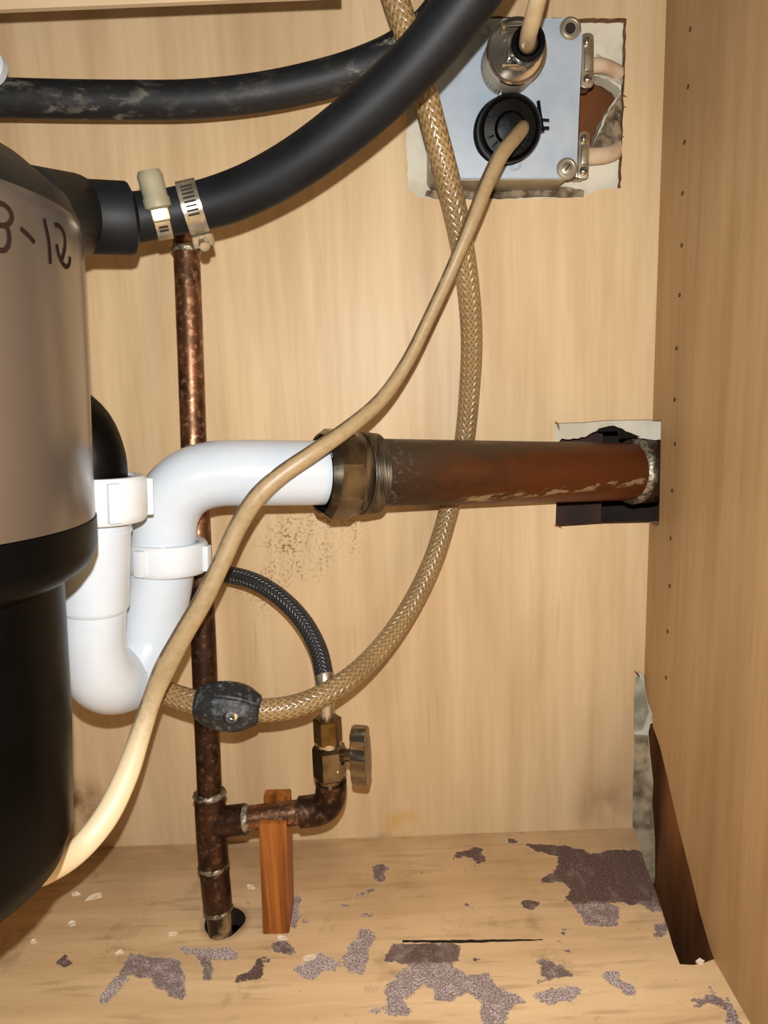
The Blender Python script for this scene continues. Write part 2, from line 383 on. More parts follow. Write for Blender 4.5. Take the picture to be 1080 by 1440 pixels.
def rrect(w_, h_, r, n=6):
    out = []
    for cx, cy, a0 in ((w_/2-r, h_/2-r, 0), (-w_/2+r, h_/2-r, 90), (-w_/2+r, -h_/2+r, 180), (w_/2-r, -h_/2+r, 270)):
        for k in range(n+1):
            a = math.radians(a0+90*k/n); out.append((cx+r*math.cos(a), cy+r*math.sin(a)))
    return out
def screw_head(o, axis, r, h, ang=.5):
    bm = lathe([(r, 0), (r, h*.5), (r*.8, h*.9), (r*.3, h), (0, h)], o, axis, 20)
    Mx = frame(o, axis) @ Matrix.Rotation(ang, 4, 'Z') @ Matrix.Translation((0, 0, h))
    return bm, Mx

# ---------------------------------------------------------------- panels with cut-outs (real slabs with ragged openings)
def rough_loop(pts, step, jit, rnd):
    out = []
    n = len(pts)
    for i in range(n):
        a, b = Vector(pts[i]), Vector(pts[(i+1) % n]); k = max(1, int((b-a).length/step))
        nr = Vector((-(b-a).y, (b-a).x)).normalized()
        for j in range(k):
            q = a.lerp(b, j/k); out.append(q+nr*(rnd.uniform(-jit, jit) if jit else 0))
    return out
def inside(p, poly):
    x, y = p[..., 0], p[..., 1]; c = np.zeros(x.shape, bool); n = len(poly)
    for i in range(n):
        x1, y1 = poly[i]; x2, y2 = poly[(i+1) % n]
        if y1 == y2: continue
        k = ((y1 > y) != (y2 > y)) & (x < (x2-x1)*(y-y1)/(y2-y1)+x1); c ^= k
    return c
def dist(p, poly):
    d = np.full(p.shape[0], 9.)
    for i in range(len(poly)):
        a = np.array(poly[i]); b = np.array(poly[(i+1) % len(poly)]); ab = b-a
        t_ = np.clip(((p-a)@ab)/(ab@ab+1e-12), 0, 1); d = np.minimum(d, np.linalg.norm(p-(a+t_[:, None]*ab), axis=1))
    return d
def panel(name, outer, holes, to3, off, mat, step=.05, jit=.0004, attrs=None, seed=1, core=None):
    """outer: list of (pt, jittered?) loops in 2-D; to3 maps (u,v) to the front face; off is the thickness vector."""
    rnd = random.Random(seed)
    loops = [[Vector(p) for p in outer]] + [rough_loop(h, .0025, jit, rnd) for h in holes]
    pts = []; edges = []
    for lp in loops:
        s0 = len(pts); pts += [Vector((q.x, q.y)) for q in lp]; n = len(lp)
        edges += [(s0+i, s0+(i+1) % n) for i in range(n)]
    nb = len(pts)
    us = [p[0] for p in outer]; vs = [p[1] for p in outer]
    g = np.array([(u, v) for u in np.arange(min(us)+step/2, max(us), step) for v in np.arange(min(vs)+step/2, max(vs), step)])
    polys = [[(q.x, q.y) for q in lp] for lp in loops]
    ok = inside(g, polys[0])
    for h in polys: ok &= dist(g, h) > step*.35
    for h in polys[1:]: ok &= ~inside(g, h)
    pts += [Vector(q) for q in g[ok]]
    V, _, T, _, _, _ = delaunay_2d_cdt(pts, edges, [], 0, 1e-7, False)
    Vn = np.array([(v.x, v.y) for v in V]); cen = np.array([Vn[list(t_)].mean(0) for t_ in T])
    keep = inside(cen, polys[0])
    for h in polys[1:]: keep &= ~inside(cen, h)
    bm = bmesh.new(); off = Vector(off)
    A = [bm.verts.new(to3(v.x, v.y)) for v in V]; B = [bm.verts.new(to3(v.x, v.y)+off) for v in V]
    cnt = {}
    for t_, k in zip(T, keep):
        if not k: continue
        bm.faces.new([A[i] for i in t_]); bm.faces.new([B[i] for i in t_][::-1])
        for i in range(3):
            e = (t_[i], t_[(i+1) % 3]); key = (min(e), max(e)); cnt[key] = None if key in cnt else e
    for e in cnt.values():
        if e:
            f = bm.faces.new((A[e[1]], A[e[0]], B[e[0]], B[e[1]]))
            if core: f.material_index = 1
    lone = [v for v in bm.verts if not v.link_faces]; 
    keepidx = [i for i, v in enumerate(A+B) if v.link_faces]
    bmesh.ops.delete(bm, geom=lone, context='VERTS')
    o = link(name, bm, mat, smooth=False)
    if core: o.data.materials.append(core)
    if attrs:
        Vb = np.vstack([Vn, Vn])[keepidx]
        for an, fn in attrs.items():
            at = o.data.attributes.new(an, 'FLOAT', 'POINT'); at.data.foreach_set('value', fn(Vb).astype(np.float32))
    return struct(o)

XL, YF, ZT = -.86, -.62, .66        # the far ends of the cabinet, beyond the frame
XZ = lambda p: (p.x, p.z)
# back panel: hole for the electric box, hole for the drain, strip torn off at the foot of the corner
hole_box = [XZ(P(x, y, 0)) for x, y in ((576, 24), (700, 23), (818, 26), (881, 26), (878, 120), (875, 190), (873, 264), (840, 267), (822, 277), (780, 279), (700, 280), (640, 281), (592, 279), (574, 266), (571, 200))]
def X0(z): return 0.0
zc = [P(x, y, 0).z for x, y in ((929, 591), (918, 738), (893, 948))]
outer_back = [(XL, 0.0)] + [XZ(P(889.5, 1164, 0))] + [XZ(P(x, y, 0)) for x, y in ((890, 1100), (892, 1060), (891, 1010), (892, 970), (894, 950), (899, 944))]
outer_back += [(0.0, P(904, 950, 0).z)]
outer_back += [(0.0, P(916, 735, 0).z)] + [XZ(P(x, y, 0)) for x, y in ((850, 736.5), (781, 741), (782.5, 700), (784, 640), (780, 612), (779, 595), (822, 594), (850, 591))] + [(0.0, P(918, 590, 0).z), (0.0, ZT), (XL, ZT)]
outer_back[1] = (outer_back[1][0], 0.0)
o = panel('wall_back', outer_back, [hole_box], lambda u, v: Vector((u, 0, v)), (0, .006, 0), M['back'], core=M['core'])

# side panel at right
YZ = lambda p: (p.y, p.z)
side_pts = [(0.0, ZT), (0.0, S(918, 592).z), YZ(S(929.5, 590)), YZ(S(928.5, 660)), YZ(S(927, 738)), YZ(S(922, 740)), (0.0, S(916, 735).z), (0.0, S(904, 950).z)]
cut = [(907, 965), (911, 985), (917, 1000), (918.5, 1022), (928, 1050), (940, 1100), (955, 1165), (970, 1225), (985, 1285), (999, 1335), (1004, 1354)]
side_pts += [YZ(S(x+random.uniform(-.6, .6), y)) for x, y in cut]; yb = side_pts[-1][0]
side_pts[-1] = (yb, 0.0); side_pts += [(YF, 0.0), (YF, ZT)]
panel('wall_right', side_pts, [], lambda u, v: Vector((0, u, v)), (.016, 0, 0), M['side'])
# shelf peg holes: short dark-lined sockets in the side panel
pegs = [(971, 41), (968, 122), (963, 200), (960, 272), (959, 345), (956, 415), (951.5, 490), (949, 562), (949.5, 624), (945.5, 690), (943.5, 757), (942, 824), (939, 888), (937, 953)]
for i, (x, y) in enumerate(pegs):
    c = S(x, y); b = lathe([(.0006, .0001), (.0013, .00025), (.0013, -.004), (0, -.004)], c+Vector((-.0002, 0, 0)), (-1, 0, 0), 10)
    ph = link('peg_hole', b, M['deepstud'], bpy.data.objects['wall_right'])

# floor with the pipe hole and the slot along the side panel
XY = lambda p: (p.x, p.y)
slot = [(893, 1167), (903, 1200), (910, 1222), (921, 1250), (930, 1278), (938, 1302), (946, 1330), (956, 1356), (975, 1357), (990, 1354)]
fl_out = [(XL, 0.0)] + [XY(F(x, y)) for x, y in slot]; fl_out[1] = (fl_out[1][0], 0.0)
fl_out += [(0.0, yb), (0.0, YF), (XL, YF)]
hc = F(316, 1297)
hole_pipe = [(hc.x+.0135*math.cos(a)*(1+.06*math.sin(3*a)), hc.y+.0135*math.sin(a)*(1+.05*math.cos(5*a))) for a in np.linspace(0, 2*math.pi, 24, endpoint=False)]
slit = [XY(F(x, y)) for x, y in ((566, 1321.6), (620, 1321.8), (660, 1321.6), (762, 1320.6), (764, 1322.4), (700, 1324.6), (660, 1326), (566, 1325.2))]
c8 = lambda L: [(500+x/1.862, 1140+y/1.862) for x, y in L]
c7 = lambda L: [(x/2, 1100+y/2) for x, y in L]
PEEL = [(1.0, c8([(440, 85), (470, 105), (530, 125), (525, 150), (500, 165), (480, 190), (510, 190), (540, 185), (560, 210), (545, 235), (580, 250), (640, 245), (670, 240), (700, 240), (720, 250), (750, 240), (790, 240), (800, 200), (775, 150), (755, 105), (700, 100), (620, 110), (560, 90), (500, 88)])),
        (.25, c8([(545, 225), (590, 275), (600, 300), (650, 305), (690, 300), (690, 250), (640, 235)])),
        (.3, c8([(780, 300), (820, 285), (826, 325), (790, 335), (775, 325)])), (.4, c8([(720, 235), (800, 215), (815, 260), (780, 265)])),
        (.9, c8([(248, 132), (258, 110), (300, 105), (310, 92), (342, 96), (332, 113), (362, 122), (318, 143), (296, 152), (312, 128), (282, 122), (262, 134)])),
        (.9, c8([(400, 72), (432, 78), (420, 92), (404, 86)])), (.7, c8([(428, 233), (460, 230), (492, 243), (455, 262), (438, 252)])),
        (.8, c8([(513, 318), (540, 306), (563, 312), (545, 327)])), (.5, c8([(528, 338), (545, 343), (567, 372), (550, 367)])), (.5, c8([(280, 240), (315, 248), (312, 258), (285, 252)])), (.8, c8([(298, 384), (326, 382), (324, 394), (302, 396)])),
        (.75, c8([(100, 346), (280, 346), (277, 395), (230, 400), (120, 404), (78, 395), (78, 375)])),
        (.1, c8([(110, 385), (277, 385), (250, 410), (300, 430), (350, 420), (370, 460), (430, 480), (440, 500), (400, 530), (400, 600), (330, 600), (325, 510), (300, 480), (240, 500), (205, 505), (200, 460), (180, 455), (150, 490), (120, 500), (150, 520), (145, 540), (100, 540), (40, 525), (80, 515), (70, 470), (110, 430), (135, 405)])),
        (.4, c8([(458, 390), (500, 378), (522, 405), (577, 420), (570, 440), (500, 447), (458, 456), (485, 430), (488, 402)])),
        (0, c8([(455, 475), (540, 465), (580, 455), (602, 475), (560, 502), (500, 512), (463, 490)])), (0, c8([(648, 430), (685, 413), (697, 443), (737, 463), (735, 487), (700, 482), (680, 457), (655, 447)])),
        (.3, c8([(883, 490), (913, 487), (925, 458), (950, 490), (985, 490), (1010, 540), (1030, 600), (970, 600), (965, 520), (920, 502), (910, 520), (886, 512)])),
        (.1, c7([(958, 490), (1000, 440), (1018, 408), (1062, 430), (1042, 480), (1022, 542), (978, 537)])), (.3, c7([(928, 330), (975, 343), (1000, 315), (1050, 296), (1062, 286), (1066, 300), (1000, 330), (975, 355)])),
        (.4, c7([(1048, 235), (1085, 232), (1085, 285), (1048, 270)])), (.6, c8([(43, 145), (80, 136), (92, 155), (60, 164)])), (.4, c8([(38, 172), (77, 173), (72, 197)])), (.2, c8([(13, 275), (62, 258), (52, 277), (25, 286)])),
        (0, c7([(255, 642), (288, 590), (325, 545), (380, 545), (340, 582), (300, 632)])), (.25, c7([(330, 545), (350, 500), (365, 478), (420, 490), (497, 488), (517, 530), (527, 600), (516, 627), (480, 602), (440, 582), (415, 557), (380, 547)])),
        (0, c7([(498, 457), (560, 465), (650, 463), (687, 480), (660, 502), (600, 500), (520, 482)])), (.3, c7([(562, 495), (598, 495), (596, 540), (606, 557), (568, 557)])),
        (.9, c7([(663, 545), (700, 533), (720, 493), (750, 488), (782, 497), (747, 507), (737, 552), (700, 562), (663, 565)])), (.5, c7([(753, 455), (800, 443), (852, 485), (820, 490), (788, 487)])),
        (0, c7([(818, 530), (860, 500), (900, 483), (952, 500), (947, 542), (910, 532), (885, 557), (848, 547)])), (.2, c7([(820, 323), (850, 318), (846, 350), (832, 416), (816, 411)])), (.4, c7([(848, 384), (887, 383), (882, 397), (853, 397)])),
        (.8, c7([(153, 500), (180, 488), (207, 508), (187, 527), (163, 522)])), (0, c7([(1038, 638), (1082, 628), (1082, 657), (1050, 652)])), (1, c7([(1024, 596), (1036, 596), (1036, 603), (1026, 603)]))]
PL = [(dk, [XY(F(x, y)) for x, y in pl]) for dk, pl in PEEL]
def peel_sd(Q):
    out = np.full(len(Q), -.05)
    for dk, pl in PL:
        d = dist(Q, pl); s = np.where(inside(Q, pl), d, -d); out = np.maximum(out, s)
    return np.clip(out*1.0-.0006, -.02, .006)
def peel_dk(Q):
    best = np.full(len(Q), -9.); v = np.zeros(len(Q))
    for dk, pl in PL:
        d = dist(Q, pl); s = np.where(inside(Q, pl), d, -d); k = s > best; best[k] = s[k]; v[k] = dk
    return v
panel('floor', fl_out, [hole_pipe, slit], lambda u, v: Vector((u, v, 0)), (0, 0, -.014), M['floor'], step=.0035, attrs={'peel': peel_sd, 'dark': peel_dk}, jit=.0003, core=M['corefloor'])

def slab(name, p0, p1, mat, parent=None):
    a = [min(p0[i], p1[i]) for i in range(3)]; b = [max(p0[i], p1[i]) for i in range(3)]
    Mx = Matrix.Translation([(a[i]+b[i])/2 for i in range(3)])
    return link(name, box([b[i]-a[i] for i in range(3)], Mx), mat, parent, smooth=False)
struct(slab('wall_left', (XL, YF, 0), (XL-.016, .006, ZT), M['side']))
struct(slab('ceiling', (XL, YF, ZT), (.016, .006, ZT+.03), M['sinkpad']))
# rail along the top of the back panel, a finger thick
rz = P(180, 6, .107).z
tr = struct(slab('trim_1', (XL, -.107, rz), (P(480, 0, .1).x, -.1035, rz+.06), M['rail']))
tr.rotation_euler = (0, 0, 0)

# plaster board behind the back panel with two broken openings, its foot stained
DW = -.0075
dX = lambda x, y: XZ(P(x, y, DW))
dh1 = [dX(x, y) for x, y in ((640, 110), (818, 104), (836, 106), (852, 112), (869, 121), (873, 129), (864, 143), (857, 152), (848, 170), (840, 190), (832, 208), (820, 218), (640, 225))]
dh2 = [dX(x, y) for x, y in ((790, 617), (818, 616), (833, 609), (848, 601), (862, 598), (874, 606), (888, 613), (912, 617), (938, 620), (938, 738), (930, 768), (905, 760), (780, 756), (776, 640))]
dright = P(913, 1030, DW).x
outer_dw = [(XL, -.04), dX(921, 1235), dX(921, 1180), dX(917, 1130), dX(918.5, 1100), dX(914, 1060), dX(912, 1030), (P(914, 1030, DW).x, P(925, 1018, DW).z), (.017, P(925, 1010, DW).z), (.017, ZT), (XL, ZT)]
o = panel('wall_behind', outer_dw, [dh1, dh2], lambda u, v: Vector((u, -DW, v)), (0, .012, 0), M['drywall'], jit=.0007, seed=4)
# the dirty lower piece of plaster board seen through the torn strip
fp = [dX(x, y) for x, y in ((885, 1032), (911, 1034), (912, 1060), (917, 1100), (916, 1130), (920, 1180), (920, 1240), (885, 1240))]
g = link('plaster_skim', prism(fp, Matrix(((1, 0, 0, 0), (0, 0, -1, -DW-.0002), (0, 1, 0, 0), (0, 0, 0, 1))), .0012, .0003), M['drywall_dirty'], o, smooth=False)
lab(g, 'grey stained lower piece of plaster')
g = link('plaster_skim', prism([dX(x, y) for x, y in ((886, 960), (897, 950), (905, 962), (912, 1000), (903, 1026), (886, 1028))], Matrix(((1, 0, 0, 0), (0, 0, -1, -DW-.0002), (0, 1, 0, 0), (0, 0, 0, 1))), .0009, .0002), plain('grey_plaster', (148, 142, 120), (196, 190, 168), .85, scale=50, bump=.3), o, smooth=False)
# framing and boards beyond
struct(slab('wall_cavity', (XL, .075, -.10), (.08, .085, ZT), M['cavity']))
struct(slab('trim_2', (P(600, 100, -.03).x, .030, P(0, 400, 0).z), (P(900, 100, -.03).x, .060, ZT), M['stud']))
struct(slab('trim_3', (P(740, 700, -.03).x, .030, .16), (P(846, 700, -.03).x, .062, P(0, 420, 0).z), M['deepstud']))
struct(slab('wall_neighbour', (.0175, YF, -.10), (.034, .030, ZT), M['darkwood']))
struct(slab('floor_below', (XL, YF, -.11), (.08, .085, -.10), M['cavity']))

# torn paper and splinters round the cut-outs (parts of the plaster board)
def crumple(name, poly_px, d, amp, mat, parent, seed, step=.003):
    rnd = random.Random(seed); poly = [XZ(P(x, y, d)) for x, y in poly_px]
    pts = rough_loop(poly, .003, .0004, rnd); pl = [(q.x, q.y) for q in pts]; n = len(pts)
    us = [p[0] for p in pl]; vs = [p[1] for p in pl]
    g = np.array([(u, v) for u in np.arange(min(us), max(us), step) for v in np.arange(min(vs), max(vs), step)]); ok = inside(g, pl) & (dist(g, pl) > step*.5)
    P2 = [Vector((q.x, q.y)) for q in pts] + [Vector(q) for q in g[ok]]
    V, _, T, _, _, _ = delaunay_2d_cdt(P2, [(i, (i+1) % n) for i in range(n)], [], 0, 1e-7, False)
    bm = bmesh.new(); A = [bm.verts.new((v.x, -d-(rnd.uniform(0, amp) if i >= n else rnd.uniform(0, amp*.2)), v.y)) for i, v in enumerate(V)]
    for t_ in T:
        c = np.array([[(V[t_[0]].x+V[t_[1]].x+V[t_[2]].x)/3, (V[t_[0]].y+V[t_[1]].y+V[t_[2]].y)/3]])
        if inside(c, pl)[0]: bm.faces.new([A[i] for i in t_])
    r = bmesh.ops.solidify(bm, geom=bm.faces[:], thickness=.0005)
    return link(name, bm, mat, parent, smooth=False)
wb = bpy.data.objects['wall_behind']
crumple('torn_paper', [(873, 132), (876, 205), (868, 212), (830, 212), (838, 196), (848, 176), (858, 152)], -.004, .004, M['paper'], wb, 3)
crumple('torn_paper', [(600, 268), (700, 270), (790, 262), (822, 268), (820, 277), (760, 277), (690, 280), (610, 280), (597, 275)], -.003, .0025, M['paper'], wb, 5)
crumple('torn_paper', [(838, 75), (862, 90), (877, 112), (874, 120), (850, 108), (838, 104)], -.0045, .002, M['drywall'], wb, 6)
crumple('torn_paper', [(838, 606), (850, 600), (864, 598), (880, 606), (900, 614), (870, 618), (868, 607), (852, 607)], -.005, .002, M['cavity'], wb, 8)
wbk = bpy.data.objects['wall_back']
for px_, r_, seed in (((781, 592, 786, 604), .0006, 1), ((779, 738, 790, 743), .0006, 2), ((892, 944, 899, 952), .0008, 3)):
    q = [P(px_[0], px_[1], .0002), P((px_[0]+px_[2])/2+1.5, (px_[1]+px_[3])/2, .0006), P(px_[2], px_[3], .0002)]
    link('splinter', tube(q, [r_*.5, r_, r_*.3], 6), M['darkwood'], wbk)
for seedk, (x0, y0, x1, y1) in enumerate(((876, 134, 882, 137), (875, 150, 881, 151), (874, 192, 878, 193), (919, 1000, 915, 1012))):
    link('splinter', tube([P(x0, y0, .0004), P(x1, y1, .0006)], [.0006, .0001], 6), M['drywall'] if seedk == 3 else M['darkwood'], wbk)

# ---------------------------------------------------------------- waste disposer (left, nearest)
RD, D0, R2 = .078, .250, .0655
def sil(px, py, R):
    r = ray(px, py); h = Vector((r.x, r.y)); k = h.length; u = h/k; nl = Vector((-u.y, u.x))       # left of the ray
    c0 = Vector((CAM.x, CAM.y))+nl*R; t_ = (-D0-c0.y)/u.y
    c = c0+u*t_; return Vector((c.x, c.y, CAM.z+r.z*(t_/k)))
a1, a2 = sil(108, 300, RD), sil(133.5, 720, RD); AX = ((a1-a2).normalized()+Vector((0, .045, 0))).normalized()
def hh(px, py, R): return (sil(px, py, R)-a2).dot(AX)
disp = thing('waste_disposer', 'taupe and black waste disposer hanging at the left edge', 'waste disposer', a2+AX*hh(107, 1200, R2))
H = {k: hh(*v) for k, v in dict(st=(108, 288, RD), sb=(133, 703, RD), rb=(133, 756, RD), ls=(90, 782, R2), lb=(106, 1112, R2)).items()}
def lat(name, prof, mat, parent=disp, o=a2, ax=AX, seg=96, angle=40): return link(name, lathe(prof, o, ax, seg), mat, parent, angle=angle)
lat('sleeve', [(RD-.004, H['sb']), (RD, H['sb']), (RD, H['st']-.006), (RD-.0015, H['st']-.001), (RD-.004, H['st'])], M['sleeve'])
lat('top_housing', [(RD-.0045, H['st']-.004), (RD-.001, H['st']-.0005), (RD-.004, H['st']+.006), (RD-.016, H['st']+.016), (RD-.035, H['st']+.026), (.042, H['st']+.034), (.040, H['st']+.05), (.034, H['st']+.052), (.034, H['st']+.09), (0, H['st']+.09)], M['blacktop'])
lat('trim_ring', [(R2-.006, H['ls']-.006), (R2+.003, H['ls']-.001), (RD-.004, H['rb']-.004), (RD-.001, H['rb']), (RD+.0005, H['rb']+.004), (RD+.0006, H['sb']-.0005), (RD-.002, H['sb']+.0005)], M['blackgloss'])
bt = H['lb']
lat('motor_housing', [(R2-.006, H['ls']+.002), (R2, H['ls']-.002), (R2+.0005, H['ls']-.06), (R2, bt+.03), (R2-.0008, bt), (R2-.004, bt-.010), (R2-.013, bt-.018), (R2-.026, bt-.022), (.02, bt-.024), (0, bt-.024)], M['blackgloss'])
# handwriting on the sleeve, laid on the metal where its ray meets it
def on_sleeve(px, py, R=RD+.00012):
    r = ray(px, py).normalized(); o_ = CAM-a2; rp = r-AX*r.dot(AX); op = o_-AX*o_.dot(AX)
    A, B, Cc = rp.dot(rp), 2*rp.dot(op), op.dot(op)-R*R; t_ = (-B-math.sqrt(max(B*B-4*A*Cc, 0)))/(2*A); return CAM+r*t_
mk = bmesh.new()
strokes = [[(-9, 293), (-2, 286), (6, 288), (14, 296), (17, 305), (14, 313), (7, 317), (-3, 316)], [(5, 316), (11, 322), (13, 332), (12, 344), (6, 352), (-2, 351), (-9, 346)],
           [(29, 321), (38, 329), (49, 341)], [(62, 307), (65, 320), (69, 341), (71, 371)],
           [(77, 316), (84, 318), (90, 328), (92, 342), (90, 356), (86, 368)], [(80, 343), (82, 355), (87, 368), (94, 375), (98, 370), (99, 361)]]
for s in strokes:
    Q = [on_sleeve(x, y) for x, y in s]; S_ = spline([tuple(q) for q in Q], .0008); n = len(S_); prev = None
    T = np.gradient(S_, axis=0)
    for i in range(n):
        q = Vector(S_[i]); nr = (q-a2); nr = (nr-AX*nr.dot(AX)).normalized(); sd_ = nr.cross(Vector(T[i])).normalized(); wv = .0008
        q = a2+AX*(q-a2).dot(AX)+nr*(RD+.00015)
        cur = (mk.verts.new(q+sd_*wv), mk.verts.new(q-sd_*wv))
        if prev: mk.faces.new((prev[0], prev[1], cur[1], cur[0]))
        prev = cur
lab(link('marker_writing', mk, M['marker'], disp, angle=None), 'handwritten numbers 3-12 in dark marker')
# inlet boss towards the drain hose
ib = P(104, 302, .145); ie = P(118, 304, .140)
link('inlet_boss', tube([P(40, 296, .188), P(100, 303, .148), P(112, 304, .143)], [.0175, .0185, .017], 40, smooth_path=False), M['blacktop'], disp)
# discharge elbow: black bend from the housing down into the trap
dl = .150
link('discharge_elbow', tube([P(0, 575, .200), P(40, 576, .180), P(82, 583, .160), (P(112, 606, dl)), P(128, 645, dl), P(131, 690, dl), P(131, 720, dl)], m(46.5, P(131, 680, dl)), 40), M['blackgloss'], disp)

# ---------------------------------------------------------------- white trap
LL = dict(d=.150); RLd = .103
trap = thing('drain_trap', 'white plastic P-trap between the disposer elbow and the copper drain', 'drain pipe', P(155, 1000, .13))
pL = P(131, 800, .150); rl = m(49, pL); rr_ = .0186
ub = [P(131, 700, .150), P(130.5, 780, .150), P(131, 850, .150), P(131.5, 905, .148), P(145, 949, .139), P(176, 953, .124), P(207, 915, .111), P(217, 860, .105), P(225, 815, .102), P(229, 775, .101)]
link('trap_bend', tube(ub, [rl*.93]*4+[rr_*1.0, rr_, rr_, rr_, rr_, rr_], 48), M['pvc'], trap)
link('trap_inlet_sleeve', tube([P(131, 690, .150), P(131, 745, .150), P(131, 850, .150), P(131, 853, .150), P(131, 857, .150)], [rl*1.04, rl*1.02, rl, rl*.985, rl*.93], 48, smooth_path=False), M['pvc'], trap)
link('seam_ring', tube([P(131, 739, .150), P(131, 745, .150)], rl*1.055, 48, smooth_path=False), M['pvc'], trap)
arm = [P(230, 800, .101), P(229.5, 750, .100), P(233, 722, .099), P(246, 696, .098), P(268, 677, .097), P(300, 667, .095), P(345, 665, .093), P(400, 665, .089), P(470, 665, .082), P(482, 665, .0805)]
link('trap_arm', tube(arm, m(46.3, P(345, 665, .093)), 48), M['pvc'], trap)
def slip_nut(c, ax, r, h, lug_angles, parent):
    prof = [(r*.80, -h/2), (r*.93, -h/2), (r*.97, -h/2+.001), (r, -h/2+.004), (r, h/2-.0035), (r*.985, h/2-.0012), (r*.94, h/2), (r*.80, h/2), (r*.78, h/2-.0015)]
    n = link('slip_nut', lathe(prof, c, ax, 64), M['nylon'], parent)
    for a in lug_angles:
        Mx = frame(c, ax) @ Matrix.Rotation(a, 4, 'Z') @ Matrix.Translation((r+.0004, 0, 0))
        link('lug', box((.0044, .0062, h*.84), Mx, .0009), M['nylon'], n)
    return n
c1 = P(131, 700, .150); slip_nut(c1, AX, m(73, c1), .0225, [math.radians(a) for a in (-48, -118, 24, 96, 168)], trap)
c2 = P(236, 782, .101); ax2 = (P(234, 720, .100)-P(237, 830, .102)).normalized(); ax2 = (ax2+AX).normalized(); slip_nut(c2, ax2, m(55.5, c2), .0175, [math.radians(a) for a in (-28+20, -112, 75, 165)], trap)

# ---------------------------------------------------------------- copper drain with its slip nut
dr = thing('copper_drain', 'wide brown copper drain pipe running into the wall opening', 'drain pipe', P(540, 665, .07))
link('pipe', tube([P(512, 665, .0757), P(600, 664.5, .058), P(760, 664, .0235), P(893, 663, -.0075)], .0206, 48), M['drain'], dr)
axd = (P(640, 664.5, .050)-P(500, 665, .078)).normalized()
cN = P(452, 666, .0845)
hexb = lathe([(.0225, 0), (.0235, -.001), (.0272, .004), (.0272, .0155), (.0252, .0185), (.0225, .0185), (.019, .0185), (.019, 0)], cN, axd, 64)
Mi = frame(cN, axd).inverted(); Mf = frame(cN, axd)
for v in hexb.verts:                      # press eight flats into the nut
    q = Mi @ v.co; r = math.hypot(q.x, q.y)
    if r > .0245:
        a = math.atan2(q.y, q.x)+.30; seg_ = math.pi/4; aa = (a % seg_)-seg_/2; lim = .0252/math.cos(aa); k = min(1, lim/r); q.x *= k; q.y *= k; v.co = Mf @ q
lab(link('slip_joint_nut', hexb, M['slipnut'], dr, angle=18), 'tarnished metal slip nut with flats')
oR = cN+axd*.0185
link('washer', lathe([(.0205, 0), (.0242, 0), (.0246, .003), (.0236, .0055), (.0205, .0055)], oR, axd, 64), M['ridge'], dr)
pr = [(.0205, .0055)]
for k in range(6):
    pr += [(.0247-.0002*k, .0058+k*.0019), (.0252-.0002*k, .0066+k*.0019), (.0243-.0002*k, .0074+k*.0019)]
pr += [(.0205, .0185)]
link('threaded_collar', lathe(pr, oR, axd, 64), M['ridge'], dr)
axe = (P(893, 663, -.0075)-P(760, 664, .0235)).normalized(); ce = P(889, 663, -.0062)
link('solder_joint', lathe([(.0205, -.0035), (.0225, -.002), (.0236, 0), (.0234, .002), (.0215, .003)], ce, axe, 64), M['solder'], dr)
link('elbow', tube([ce+axe*.001, ce+axe*.010, ce+axe*.016+Vector((.001, .003, 0)), ce+axe*.022+Vector((.0, .008, -.001)), ce+axe*.026+Vector((-.001, .018, -.003)), ce+axe*.028+Vector((-.002, .034, -.006))], [.0228, .0232, .0232, .0230, .0228, .0225], 40), M['draindark'], dr)

# ---------------------------------------------------------------- copper riser
def rd(y): return .042+(.091-.042)*(y-350)/950
def rx(y): return 258.5+(y-350)*(300.5-258.5)/(1290-350)*1.0+ (0 if y < 1000 else 0)
cx_ = [(350, 261.5), (500, 268), (640, 273), (800, 281), (900, 286), (1000, 290), (1100, 294), (1140, 296), (1200, 299), (1290, 308)]
def rx(y): return float(np.interp(y, [a for a, _ in cx_], [b for _, b in cx_]))
def RP(y): return P(rx(y), y, rd(y))
ris = thing('copper_riser', 'thin copper water pipe standing in the floor hole, tee and side branch', 'water pipe', RP(1300))
r1 = .0079
link('pipe', tube([RP(330), RP(500), RP(640), RP(735), RP(800)], r1, 32), M['copper'], ris)
lab(link('pipe', tube([RP(795), RP(900), RP(1000), RP(1125)], r1*.995, 32), M['copperdark'], ris), 'darker lower length of the copper pipe')
up_ = lambda y, e=6: (RP(y-e)-RP(y+e)).normalized()
yt0, yt1 = 1118, 1215
link('tee', tube([RP(yt0), RP(yt0+2), RP(1140), RP(1180), RP(yt1)], [r1*1.05, r1*1.24, r1*1.26, r1*1.24, r1*1.22], 36, smooth_path=False), M['copperdark'], ris)
def bead(y, r, sc=1.0, h=.0032, parent=ris):
    b = tube([RP(y+4), RP(y+1.5), RP(y-1), RP(y-4)], [r*1.0, r*1.12, r*1.12, r*1.0], 36, smooth_path=False)
    rnd = random.Random(int(y))
    for v in b.verts: v.co += Vector((rnd.uniform(-1, 1), rnd.uniform(-1, 1), rnd.uniform(-1, 1)))*.0004
    return link('solder_bead', b, M['solder'], parent)
bead(352, r1*1.02); bead(1117, r1*1.2); bead(1217, r1*1.16)
link('coupling', tube([RP(1212), RP(1216), RP(1245), RP(1276), RP(1280)], [r1*1.05, r1*1.18, r1*1.2, r1*1.18, r1*1.05], 36, smooth_path=False), M['copperdark'], ris)
b_ = RP(1298); lab(link('stub', tube([RP(1276), RP(1290), P(309, 1297, .0915), P(310, 1308, .0915)+Vector((0, 0, -.02))], [r1*1.02, r1*1.0, r1, r1], 32, smooth_path=False), plain('scraped_copper', (70, 56, 42), (176, 160, 134), .3, .85, scale=70, lo=.45, hi=.62), ris), 'scraped bright end of the pipe at floor')
bead(1278, r1*1.1)
